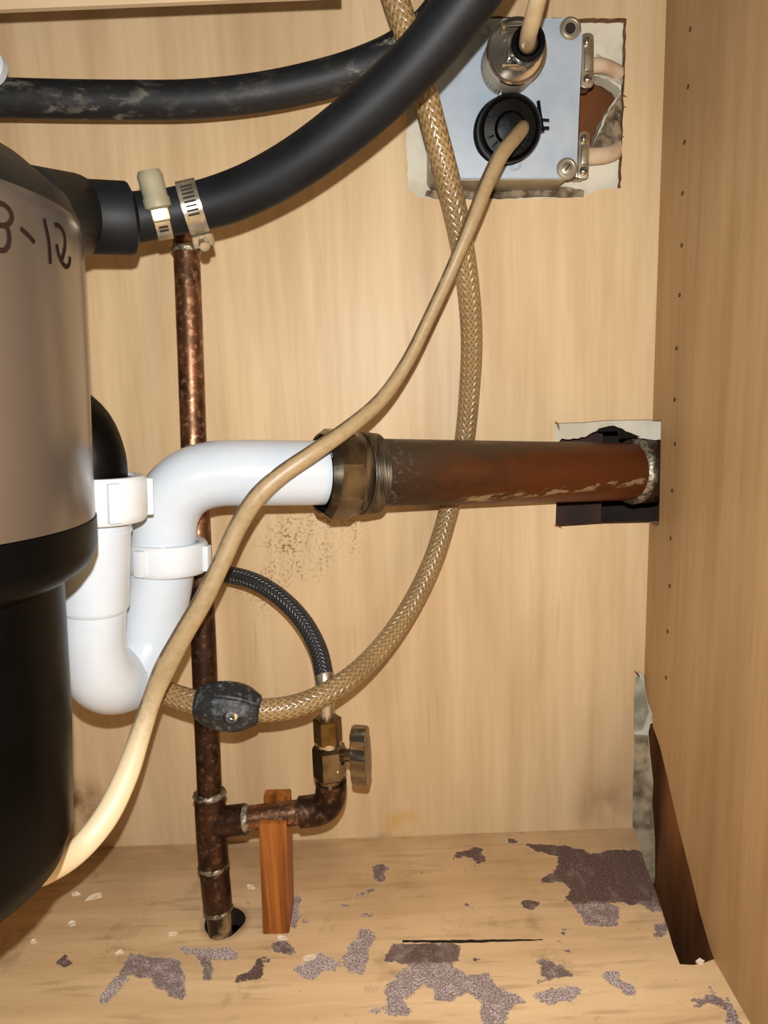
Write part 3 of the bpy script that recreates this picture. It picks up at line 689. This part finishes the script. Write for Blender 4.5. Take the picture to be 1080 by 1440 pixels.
# branch: starts in the tee, ends at the elbow under the valve
bd = rd(1150)+.002
B0 = P(297, 1157, rd(1155)); B1 = P(345, 1151.5, bd); B2 = P(422, 1142, bd); B3 = P(442, 1139.5, bd)
axb = (B2-B1).normalized()
link('branch_socket', tube([B0, B0.lerp(B1, .4), B1], [r1*1.22, r1*1.22, r1*1.22], 32, smooth_path=False), M['copperdark'], ris)
link('solder_bead', lathe([(r1, -.002), (r1*1.14, -.0012), (r1*1.16, .001), (r1, .0028)], B1, axb, 32), M['solder'], ris)
link('branch_pipe', tube([B1-axb*.002, B2+axb*.002], r1, 32, smooth_path=False), M['copper'], ris)
link('solder_bead', lathe([(r1, -.0018), (r1*1.18, -.0006), (r1*1.22, .001), (r1, .0018)], B2, axb, 32), M['solder'], ris)
rv = m(19.5, P(462, 1100, bd))
link('elbow', tube([B2, B3, P(455, 1135, bd), P(463, 1124, bd), P(465.5, 1108, bd), P(465.5, 1098, bd)], [r1*1.26]*6, 36, step=.0015), M['copperdark'], ris)

# ---------------------------------------------------------------- shut-off valve
vb = P(465.5, 1118, bd); vt = P(459, 990, bd); axv = (vt-vb).normalized()
def VP(y): return vb.lerp(vt, (1118-y)/(1118-990))
val = thing('shutoff_valve', 'dull chrome shutoff valve with oval handle on the copper elbow', 'valve', VP(1112))
hx = m(23.5, VP(1060))
link('valve_socket', tube([VP(1112), VP(1100), VP(1086)], m(18.5, VP(1100)), 40, smooth_path=False), M['chromebrass'], val)
hb = lathe([(0, 0), (hx*.86, 0), (hx*.97, .0012), (hx, .003)] + [(hx, (VP(1045)-VP(1092)).length-.003), (hx*.95, (VP(1045)-VP(1092)).length-.001), (hx*.8, (VP(1045)-VP(1092)).length), (0, (VP(1045)-VP(1092)).length)], VP(1092), axv, 6)
bmesh.ops.rotate(hb, verts=hb.verts, cent=VP(1092), matrix=Matrix.Rotation(math.radians(12), 3, axv))
link('valve_body', hb, M['chromebrass'], val, smooth=False)
link('thread_ring', tube([VP(1046), VP(1040)], m(18, VP(1045)), 32, smooth_path=False), M['chrome'], val)
hb = lathe([(0, 0), (m(20, VP(1025)), 0), (m(20, VP(1025)), (VP(1008)-VP(1041)).length-.001), (m(17, VP(1025)), (VP(1008)-VP(1041)).length), (0, (VP(1008)-VP(1041)).length)], VP(1041), axv, 6)
bmesh.ops.rotate(hb, verts=hb.verts, cent=VP(1041), matrix=Matrix.Rotation(math.radians(8), 3, axv))
link('compression_nut', hb, M['brass'], val, smooth=False)
hs = P(478, 1062, bd); he = P(498, 1062, bd+.004); axh = (he-hs).normalized()
link('valve_stem', lathe([(m(17, hs), -.002), (m(17, hs), .0005), (m(13, hs), .0025), (m(9, hs), .003), (m(9, hs), (he-hs).length), (0, (he-hs).length)], hs, axh, 32), M['chromebrass'], val)
# the handle: an oval knob with a pinched waist, standing on the stem
L2 = m(43, he); Wd = .0078; Th = m(27, he)
poly = []
for k in range(48):
    a = 2*math.pi*k/48; y = L2*math.sin(a); xw = Wd*(1-.18*math.exp(-((abs(y)-L2*.35)/(L2*.16))**2)+.18*math.exp(-(y/(L2*.2))**2))*(abs(math.cos(a))**.55)*math.copysign(1, math.cos(a)); poly.append((xw, y))
fr = frame(P(496.5, 1061, bd+.003), Vector((.97, -.24, 0)).normalized(), (0.05, 0, 1))
hbm = prism(poly, fr, Th*.80, .0012)
link('handle', hbm, M['nickel'], val, angle=35)
cr = P(475, 1076, bd)+Vector((0, -hx-.0004, 0)); bmz = bmesh.new(); bmesh.ops.create_icosphere(bmz, subdivisions=2, radius=.0014, matrix=Matrix.Translation(cr+Vector((0.0, .0034, 0))) @ Matrix.Diagonal((1, .5, 1.1, 1)))
link('paint_fleck', bmz, M['crumb'], val)

# grey braided supply tube from the valve
sup = thing('braided_supply_tube', 'slim dark grey braided supply tube arching up from the shutoff valve', 'hose', VP(1008))
gp = [P(459, 1008, bd), P(458.5, 985, bd-.001), P(457, 955, bd-.006), P(448, 915, bd-.016), P(427, 875, .060), P(396, 842, .052), P(362, 820, .045), P(330, 810, .038), P(290, 806, .032), P(250, 815, .032), P(228, 840, .034)]
rg = m(13, P(420, 870, .06))
link('hose', tube(gp[2:], rg, 28, step=.0025), M['greybraid'], sup)
link('ferrule', tube([gp[0]+axv*-.001, VP(1004), VP(985), gp[2], gp[2].lerp(gp[3], .15)], [m(9, gp[0]), m(10, gp[0]), m(12, gp[0]), rg*1.06, rg*1.04], 28, smooth_path=False), M['zinc'], sup)

# ---------------------------------------------------------------- wood prop under the branch
pf = F(388, 1314); bw = m(37.5, P(384, 1240, .09)); yf = pf.y
zt = P(384, 1157, -yf).z
zn = B1.lerp(B2, .5).z; ypipe = B1.lerp(B2, .5).y
x0 = pf.x; xt = P(383, 1157, -yf).x
def yz(y_, z_): return (y_, z_)
prof = [(yf, 0), (yf, zt), (ypipe+.0085, zt), (ypipe+.0085, zn+.0085), (ypipe+.0165, zn+.0085), (ypipe+.0165, 0)]
bm = bmesh.new(); A = []; B = []
for y_, z_ in prof:
    xo = x0+(xt-x0)*z_/zt
    A.append(bm.verts.new((xo-bw/2, y_, z_))); B.append(bm.verts.new((xo+bw/2, y_, z_)))
bm.faces.new(A); bm.faces.new(B[::-1])
for i in range(6): bm.faces.new((A[i], A[(i+1) % 6], B[(i+1) % 6], B[i]))
bmesh.ops.bevel(bm, geom=bm.edges[:], offset=.0006, segments=2, affect='EDGES')
tag(link('wood_prop', bm, M['oak'], smooth=False), 'orange-brown notched wood block propping up the copper branch', 'wood block')

# ---------------------------------------------------------------- clear braided spray hose and its weight
hp = [P(522, -170, .087), P(530, -100, .086), P(545, -40, .085), P(557, 0, .083), P(572, 45, .081), P(592, 110, .079), P(612, 185, .077), P(633, 265, .070), P(650, 345, .058), P(660, 420, .045), P(663, 480, .034), P(660, 550, .021), P(653, 620, .0135), P(643, 670, .0125), P(630, 722, .0155), P(608, 790, .028), P(574, 858, .043), P(530, 918, .066), P(480, 962, .090), P(425, 990, .103), P(370, 999, .1085), P(318, 995, .110), P(270, 986, .107), P(232, 974, .100), P(205, 966, .088), P(170, 955, .066), P(140, 940, .052)]
rh = m(14.6, P(560, 870, .05))
sp = link('braided_hose', tube(hp, rh, 32, step=.0025), M['braid'])
tag(sp, 'long tan clear hose with white braid hanging in a loop', 'hose')
wc = P(321, 993, .110); wax = (P(366, 999, .109)-P(275, 987, .108)).normalized()
Lw, Rw = m(46, wc), m(36.5, wc)
wt = thing('hose_weight', 'black faceted rubber weight clamped on the braided hose by the riser', 'hose weight', wc)
wb_ = lathe([(rh*.98, -Lw), (Rw*.62, -Lw), (Rw*.93, -Lw*.5), (Rw, -Lw*.2), (Rw, Lw*.25), (Rw*.9, Lw*.55), (Rw*.55, Lw), (rh*.98, Lw)], wc, wax, 8)
bmesh.ops.bevel(wb_, geom=wb_.edges[:], offset=.0012, segments=3, affect='EDGES')
link('weight_body', wb_, M['weight'], wt, angle=25)
sc_dir = (CAM-wc).normalized(); sp0 = P(326, 1008, .110+Rw*.86/ .98)
link('screw_collar', lathe([(.0052, -.003), (.0052, .0006), (.0042, .0014), (.0036, .0003), (0, .0003)], sp0, sc_dir, 24), M['weight'], wt)
link('screw', lathe([(.0034, .0002), (.0031, .0014), (.0016, .0017), (.0013, .0006), (0, .0006)], sp0, sc_dir, 24), M['chrome'], wt)

# ---------------------------------------------------------------- black hoses and clamps
bp = [P(104, 303, .146), P(150, 307, .142), P(188, 306, .138), P(230, 300, .134), P(265, 293, .131), P(310, 282, .130), P(360, 262, .132), P(420, 228, .137), P(480, 184, .143), P(540, 132, .150), P(590, 82, .157), P(635, 28, .164), P(675, -25, .170), P(708, -90, .175), P(722, -150, .176)]
q = P(330, 275, .131); rb0 = m(33.5, q)
rb = [rb0]*3+[rb0*.93, rb0*.95]+[rb0]*10
dh = thing('drain_hose', 'thick smooth black drain hose sweeping up from the disposer', 'hose', P(265, 293, .13))
link('hose', tube(bp[2:], rb[2:], 40), M['rubber'], dh)
cq = P(150, 307, .142)
link('rubber_cuff', tube([P(112, 305, .145), P(116, 305, .145), P(180, 307.5, .139), P(184, 307.5, .1385), P(187, 307.5, .138)], [m(44, cq), m(49, cq), m(49, cq), m(47, cq), m(38, cq)], 40, smooth_path=False), M['rubber'], dh)
def clamp(name_label, i_px, d, tilt, rc, wband, a_screw, slots, size=1.0, cap=False):
    c = P(*i_px, d); ax = tilt.normalized()
    t_ = thing('hose_clamp', name_label, 'hose clamp', c)
    w2 = wband/2
    bnd = link('band', lathe([(rc, -w2), (rc+.0009, -w2+.0002), (rc+.0009, w2-.0002), (rc, w2)], c, ax, 72), M['zinc'], t_)
    Fm = frame(c, ax)
    for a in slots:
        Mx = Fm @ Matrix.Rotation(a, 4, 'Z') @ Matrix.Translation((rc+.0009, 0, 0))
        link('slot', box((.0007, .00085, wband*.56), Mx), M['cavity'], bnd)
    # screw housing rides on the band, the screw lies across it
    Mx = Fm @ Matrix.Rotation(a_screw, 4, 'Z') @ Matrix.Translation((rc+.0030*size, 0, 0))
    hsg = link('screw_housing', box((.0050*size, .0085*size, wband*1.12), Mx, .0012), M['zinc'], t_)
    o_ = Mx @ Vector((0, 0, 0)); dirv = (Mx.to_3x3() @ Vector((0, 1, 0))).normalized()*(-1 if cap else 1)
    s = -1 if cap else 1
    if cap:
        sc = link('screw_cap', lathe([(0, -.002), (.0046, -.002), (.0062, -.001), (.0062, .0025), (.0056, .0035), (.0058, .0125), (.0048, .0146), (0, .0150)], o_+dirv*.003, dirv, 32), plain('grey_plastic_cap', (128, 122, 98), (142, 136, 112), .5), t_)
    else:
        sc = link('screw', lathe([(0, -.012), (.0026, -.0115), (.0026, .003), (.0056, .0032), (.0058, .0045), (.0056, .0085), (.0040, .0098), (.0012, .0098), (0, .0080)], o_+dirv*.001, dirv, 8), M['zinc'], t_, angle=25)
    return t_
t1 = bp[4]-bp[3]
clamp('hose clamp nearer the disposer, its screw under a grey cap', (224, 301), .1345, (P(240, 298, .133)-P(206, 304, .136)), rb0*.95, m(22, q), math.radians(-172), [math.radians(a) for a in (-139, -130)], 1.0, True)
clamp('hose clamp by the riser, slotted band with hex screw below', (271, 291), .131, (P(290, 287, .130)-P(252, 296, .132)), rb0*.99, m(28, q), math.radians(-48), [math.radians(a) for a in (-215, -206, -197, -188, -179, -170, -161, -152)], 1.35, False)
rp_ = [P(-160, 146, .062), P(-60, 138, .056), P(0, 138, .053), P(90, 140, .050), P(180, 141, .048), P(270, 140, .047), P(360, 131, .047), P(440, 115, .049), P(510, 94, .053), P(565, 68, .060), P(610, 30, .066), P(642, -25, .072), P(660, -90, .074), P(668, -170, .074)]
rear = link('drain_hose', tube(rp_, m(25, P(250, 140, .047)), 36), M['dusty'])
tag(rear, 'dusty black hose running level along the wall behind', 'hose')
wcp = P(-14, 98, .075)
wcap = lathe([(0, 0), (.009, 0), (.0102, .001), (.0102, .006), (.009, .0072), (.006, .0072), (.0055, .0065), (0, .0065)], wcp, (.0, -1, .1), 40)
wt_ = link('white_cap', wcap, M['pvc'])
link('stub', tube([wcp+Vector((0, .0, 0)), wcp+Vector((-.012, .004, 0)), wcp+Vector((-.06, .008, 0))], .0048, 20), M['pvc'], wt_)
tag(wt_, 'round white plastic cap at the left edge above the dusty hose', 'cap')

# ---------------------------------------------------------------- electric box
BF = .026                                    # its cover stands this far off the back panel
c_tl, c_tr, c_br, c_bl = P(603, 26, BF), P(816, 26, BF), P(818, 250, BF), P(605, 252, BF)
cc_ = (c_tl+c_tr+c_br+c_bl)/4; Wb = (c_tr-c_tl).length; Hb = ((c_tr-c_br).length+(c_tl-c_bl).length)/2
xax = ((c_tr-c_tl)+(c_br-c_bl)).normalized(); nrm = Vector((0, -1, 0)); yax = nrm.cross(xax).normalized()
FB = Matrix(((xax.x, yax.x, nrm.x, cc_.x), (xax.y, yax.y, nrm.y, cc_.y), (xax.z, yax.z, nrm.z, cc_.z), (0, 0, 0, 1)))
jb = thing('junction_box', 'pale grey square electric box set in the wall opening', 'electric box', cc_+Vector((0, BF, 0)))
def inFB(px, py, h=0.0):
    p = P(px, py, BF+h); q_ = FB.inverted() @ p; return q_
def Mt(q_, z=0.0): return FB @ Matrix.Translation((q_.x, q_.y, z))
link('box_body', prism(rrect(Wb*.985, Hb*.985, .007), FB @ Matrix.Translation((-.001, -.001, -.0335)), .031, .0006), M['boxbody'], jb, angle=30)
cov = prism(rrect(Wb, Hb, .0085), FB @ Matrix.Translation((0, 0, -.0045)), .0045, .0013)
link('cover', cov, M['boxpaint'], jb, angle=30)
for (x, y, kind) in ((802, 40, 'hole'), (797, 237, 'screw'), (618, 44, 'screw'), (620, 240, 'screw')):
    q_ = inFB(x, y); o_ = Mt(q_) @ Vector((0, 0, 0))
    bs = link('corner_boss', lathe([(.0066, -.0002), (.0056, .0010), (.0047, .0014), (.0042, .0012), (.0040, .0001), (0, .0001)], o_, nrm, 32), M['boxbody'], jb)
    if kind == 'hole': link('screw_hole', lathe([(.0031, .0003), (.0031, .0006), (0, .0006)], o_, nrm, 24), M['cavity'], bs)
    else:
        b = lathe([(.0034, .0002), (.0033, .0012), (.0022, .0016), (0, .0017)], o_, nrm, 24); link('screw', b, M['zinc'], bs)
        link('screw_slot', box((.0052, .0008, .0003), Matrix.Translation(o_+nrm*.0017) @ FB.to_3x3().to_4x4() @ Matrix.Rotation(.9, 4, 'Z')), M['cavity'], bs)
def lettering(txt, px, py, size):
    cu = bpy.data.curves.new('letter', 'FONT'); cu.body = txt; cu.size = size; cu.extrude = .00015; cu.offset = 0; cu.fill_mode = 'NONE'; cu.bevel_depth = .00012
    ob = bpy.data.objects.new('tmp', cu); COL.objects.link(ob); dg = bpy.context.evaluated_depsgraph_get()
    me = bpy.data.meshes.new_from_object(ob.evaluated_get(dg)); bpy.data.objects.remove(ob)
    q_ = inFB(px, py); Mx = FB @ Matrix.Translation((q_.x, q_.y, .0001)); me.transform(Mx); me.materials.clear(); me.materials.append(M['boxbody'])
    o_ = bpy.data.objects.new('embossed_letter', me); COL.objects.link(o_); o_.parent = jb; o_.matrix_parent_inverse = jb.matrix_world.inverted()
lettering('D', 717, 240, .0095); lettering('O', 672, 52, .0095)
def strap(x0, y0, x1, y1, wpx, d):
    a, b = P(x0, y0, d), P(x1, y1, d); L = (b-a).length; W = m(wpx, a); mid = (a+b)/2; yv = (a-b).normalized(); xv = yv.cross(nrm).normalized()
    Mx = Matrix(((xv.x, yv.x, nrm.x, mid.x), (xv.y, yv.y, nrm.y, mid.y), (xv.z, yv.z, nrm.z, mid.z), (0, 0, 0, 1)))
    pl = link('cable_clamp', prism(rrect(W, L, W*.35), Mx, .0016, .0004), M['zinc'], jb, angle=30)
    link('clamp_bridge', box((W*.55, L*.42, .0030), Mx @ Matrix.Translation((0, 0, .0024)), .0009), M['zinc'], pl)
    link('clamp_foot', box((W*1.0, L*.9, .012), Mx @ Matrix.Translation((-W*.12, 0, -.0065)), .0009), M['zinc'], pl)
    for s in (-1, 1):
        o_ = Mx @ Vector((0, s*L*.34, .0016)); link('screw', lathe([(.0027, 0), (.0026, .0010), (.0016, .0019), (0, .0022)], o_, nrm, 20), M['chrome'], pl)
        link('screw_slot', box((.0042, .0006, .0003), Matrix.Translation(o_+nrm*.0021) @ Mx.to_3x3().to_4x4() @ Matrix.Rotation(.6+s, 4, 'Z')), M['cavity'], pl)
strap(825, 48, 825, 125, 18, .012); strap(821, 186, 819, 252, 15, .012)
cb = link('electric_cable', tube([P(812, 95, .003), P(836, 92, .004), P(850, 93, .001), P(862, 98, -.003), P(872, 104, -.006)], .0038, 20, ref=(0, 0, 1), rref=.0045), M['jacket'])
tag(cb, 'short beige cable stub leaving the upper clamp of the electric box', 'cable')
cb = link('electric_cable', tube([P(810, 220, .004), P(828, 220, .004), P(845, 219, .002), P(862, 215, -.002), P(874, 207, -.006)], .0040, 20, ref=(0, 0, 1), rref=.0052), M['jacket'])
tag(cb, 'beige cable leaving the lower clamp of the electric box', 'cable')

# ---------------------------------------------------------------- plugs with their cords
pc = P(714, 94, BF); pe = P(727, 71, BF+.030); axp = (pe-pc).normalized(); rP = m(41.5, pe); hP = (pe-pc).length
pm = thing('metal_plug', 'chrome-faced round plug with printed barrel in the upper socket', 'plug', pc)
link('barrel', lathe([(rP*.98, 0.0003), (rP, .0015), (rP, hP-.004)], pc, axp, 64), M['label'], pm)
link('face', lathe([(rP*.9, hP-.0045), (rP*1.01, hP-.0045), (rP*1.03, hP-.003), (rP*1.02, hP-.0008), (rP*.97, hP), (rP*.90, hP-.0012), (rP*.55, hP-.0010), (rP*.52, hP+.001), (rP*.35, hP+.0012), (0, hP+.0012)], pc, axp, 64), M['chrome'], pm)
Fp = frame(pc, axp)
cst = Fp @ Matrix.Translation((-.002, -.003, hP+.003))
for dx, dy, s in ((-.0045, 0.000, (.0028, .0115, .005)), (.004, -.001, (.0030, .0100, .0052))):
    link('cord_clamp', box(s, Fp @ Matrix.Translation((dx, dy, hP+.0030)), .0008), M['chrome'], pm)
for yy in (-.0078, .0112):
    a = Fp @ Vector((-.0075, yy, hP+.0030)); b = Fp @ Vector((.0065, yy, hP+.0030)); link('clamp_screw', tube([a, b], .0011, 12, smooth_path=False), M['chrome'], pm)
    link('screw_head', lathe([(.0022, 0), (.0022, .0014), (.0012, .002), (0, .002)], a, (a-b).normalized(), 16), M['chrome'], pm)
g0 = P(741, 66, BF+.034); g1 = P(743, 60, BF+.046); axg = (g1-g0).normalized()
link('grommet', lathe([(0, 0), (m(22, g0), 0), (m(24, g0), .0015), (m(23, g0), (g1-g0).length), (m(17, g0), (g1-g0).length+.001), (m(13, g0), (g1-g0).length-.001), (0, (g1-g0).length-.001)], g0, axg, 40), M['blackplastic'], pm)
link('cord', tube([g0.lerp(g1, .6), P(742, 58, BF+.052), P(745, 42, BF+.068), P(751, 20, BF+.078), P(757, -5, BF+.084), P(762, -40, BF+.086), P(766, -110, BF+.086), P(768, -160, BF+.086)], [.0042, .0044, .0044, .0044, .0044, .0044, .0044, .0044], 24), M['cord'], pm)

kc = P(710, 186, BF); ke = P(718, 180, BF+.020); axk = (ke-kc).normalized(); rK = m(44.5, ke); hK = (ke-kc).length
pk = thing('black_plug', 'black round plug in the lower socket with its long cord to the disposer', 'plug', kc)
link('plug_body', lathe([(rK*1.04, .0002), (rK*1.06, .002), (rK*1.03, .0035), (rK*.98, .0045), (rK*.99, hK-.004), (rK*1.0, hK-.002), (rK*.95, hK), (rK*.86, hK-.0006), (rK*.82, hK-.0018), (rK*.5, hK-.001), (rK*.42, hK+.0015), (rK*.3, hK+.002), (0, hK+.002)], kc, axk, 64), M['blackplastic'], pk)
Fk = frame(kc, axk)
for k in range(7):
    a = math.radians(200+k*22); link('rib', box((.0042, .0011, .0016), Fk @ Matrix.Rotation(a, 4, 'Z') @ Matrix.Translation((rK*.66, 0, hK-.0002)), .0003), M['blackplastic'], pk)
tpx = [((757, 142), (760, 166), 2.6), ((757, 168), (772, 169), 1.8), ((757, 180), (772, 180), 2.2), ((758, 160), (762, 186), 4.0)]
for (a, b, ww) in tpx:
    A_, B_ = P(*a, BF+.011), P(*b, BF+.011); link('release_tab', tube([A_, B_], m(ww, A_), 8, smooth_path=False), M['blackplastic'], pk)
lab(link('terminal_screw', lathe([(.0028, 0), (.0026, .0015), (0, .002)], P(706, 133, BF)+Vector((0, -.0002, 0)), nrm, 16), M['chrome'], pk), 'shiny screw on top of the plug')
cpts = [(735, 179, BF+.023, 10), (733, 183, BF+.032, 11), (722, 196, BF+.042, 11.5), (704, 219, BF+.050, 12), (686, 255, .080, 12), (668, 300, .083, 11.5), (650, 344, .083, 10.5), (630, 390, .082, 10), (602, 450, .083, 10), (572, 510, .086, 10.5), (536, 562, .093, 11.5), (490, 602, .106, 12.5), (440, 637, .116, 13.5), (395, 668, .121, 14), (362, 698, .124, 14.5), (335, 740, .125, 14.5), (312, 790, .128, 14.5), (285, 845, .132, 15.5), (256, 895, .136, 16), (232, 940, .140, 17), (213, 985, .144, 15), (198, 1030, .150, 16), (178, 1090, .160, 18), (148, 1150, .173, 19.5), (110, 1196, .186, 19), (66, 1228, .205, 17), (20, 1245, .228, 13)]
Q = [P(a, b, c) for a, b, c, _ in cpts]; rads = [m(wd*.91, q_) for (_, _, _, wd), q_ in zip(cpts, Q)]
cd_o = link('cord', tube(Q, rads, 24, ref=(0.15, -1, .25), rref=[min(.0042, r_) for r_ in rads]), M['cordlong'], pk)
lab(cd_o, 'long grimy beige cord crossing in front of the pipes')

# ---------------------------------------------------------------- loose bits on the floor
chips = [(106, 1258, 7), (133, 1262, 13), (101, 1300, 6), (47, 1325, 5), (243, 1314, 7), (395, 1320, 9), (435, 1348, 10), (168, 1340, 7), (353, 1248, 7), (985, 1353, 8)]
where = ['beside the disposer shadow', 'pale curled wood flake on the floor, largest one left of the pipe', 'small pale flake on the bare floor below the big curled flake', 'tiny pale flake nearest the left edge of the floor', 'pale flake on the floor left of the pipe hole', 'pale crumb at the foot of the wood block', 'pale flake lying on the grey peeled patch front of the block', 'thin pale flake at the left tip of the peeled patch', 'pale flake behind, between pipe and wood block', 'pale splinter at the front end of the floor slot']
where[0] = 'small pale flake on the floor, nearest the disposer cord'
for (x, y, s), wl in zip(chips, where):
    c = F(x, y); rnd = random.Random(int(x*7+y)); r = m(s, c); n = 9; bm = bmesh.new(); yw = .5 if s > 6 else .8
    ang = rnd.uniform(-.4, .4)
    def pt(a, k, z):
        ex, ey = math.cos(a)*r*k, math.sin(a)*r*yw*k; return (c.x+ex*math.cos(ang)-ey*math.sin(ang), c.y+ex*math.sin(ang)+ey*math.cos(ang), z)
    ks = [rnd.uniform(.6, 1.1) for _ in range(n)]
    lo = [bm.verts.new(pt(2*math.pi*i/n, ks[i], .0001)) for i in range(n)]; hi = [bm.verts.new(pt(2*math.pi*i/n, ks[i]*.96, .0007+rnd.uniform(0, .0009))) for i in range(n)]
    cc0 = bm.verts.new((c.x, c.y, .0006)); bm.faces.new(lo[::-1])
    for i in range(n):
        bm.faces.new((lo[i], lo[(i+1) % n], hi[(i+1) % n], hi[i])); bm.faces.new((hi[i], hi[(i+1) % n], cc0))
    tag(link('wood_flake', bm, M['chip'], smooth=False), wl, 'flake', 'pale flakes scattered on the floor')
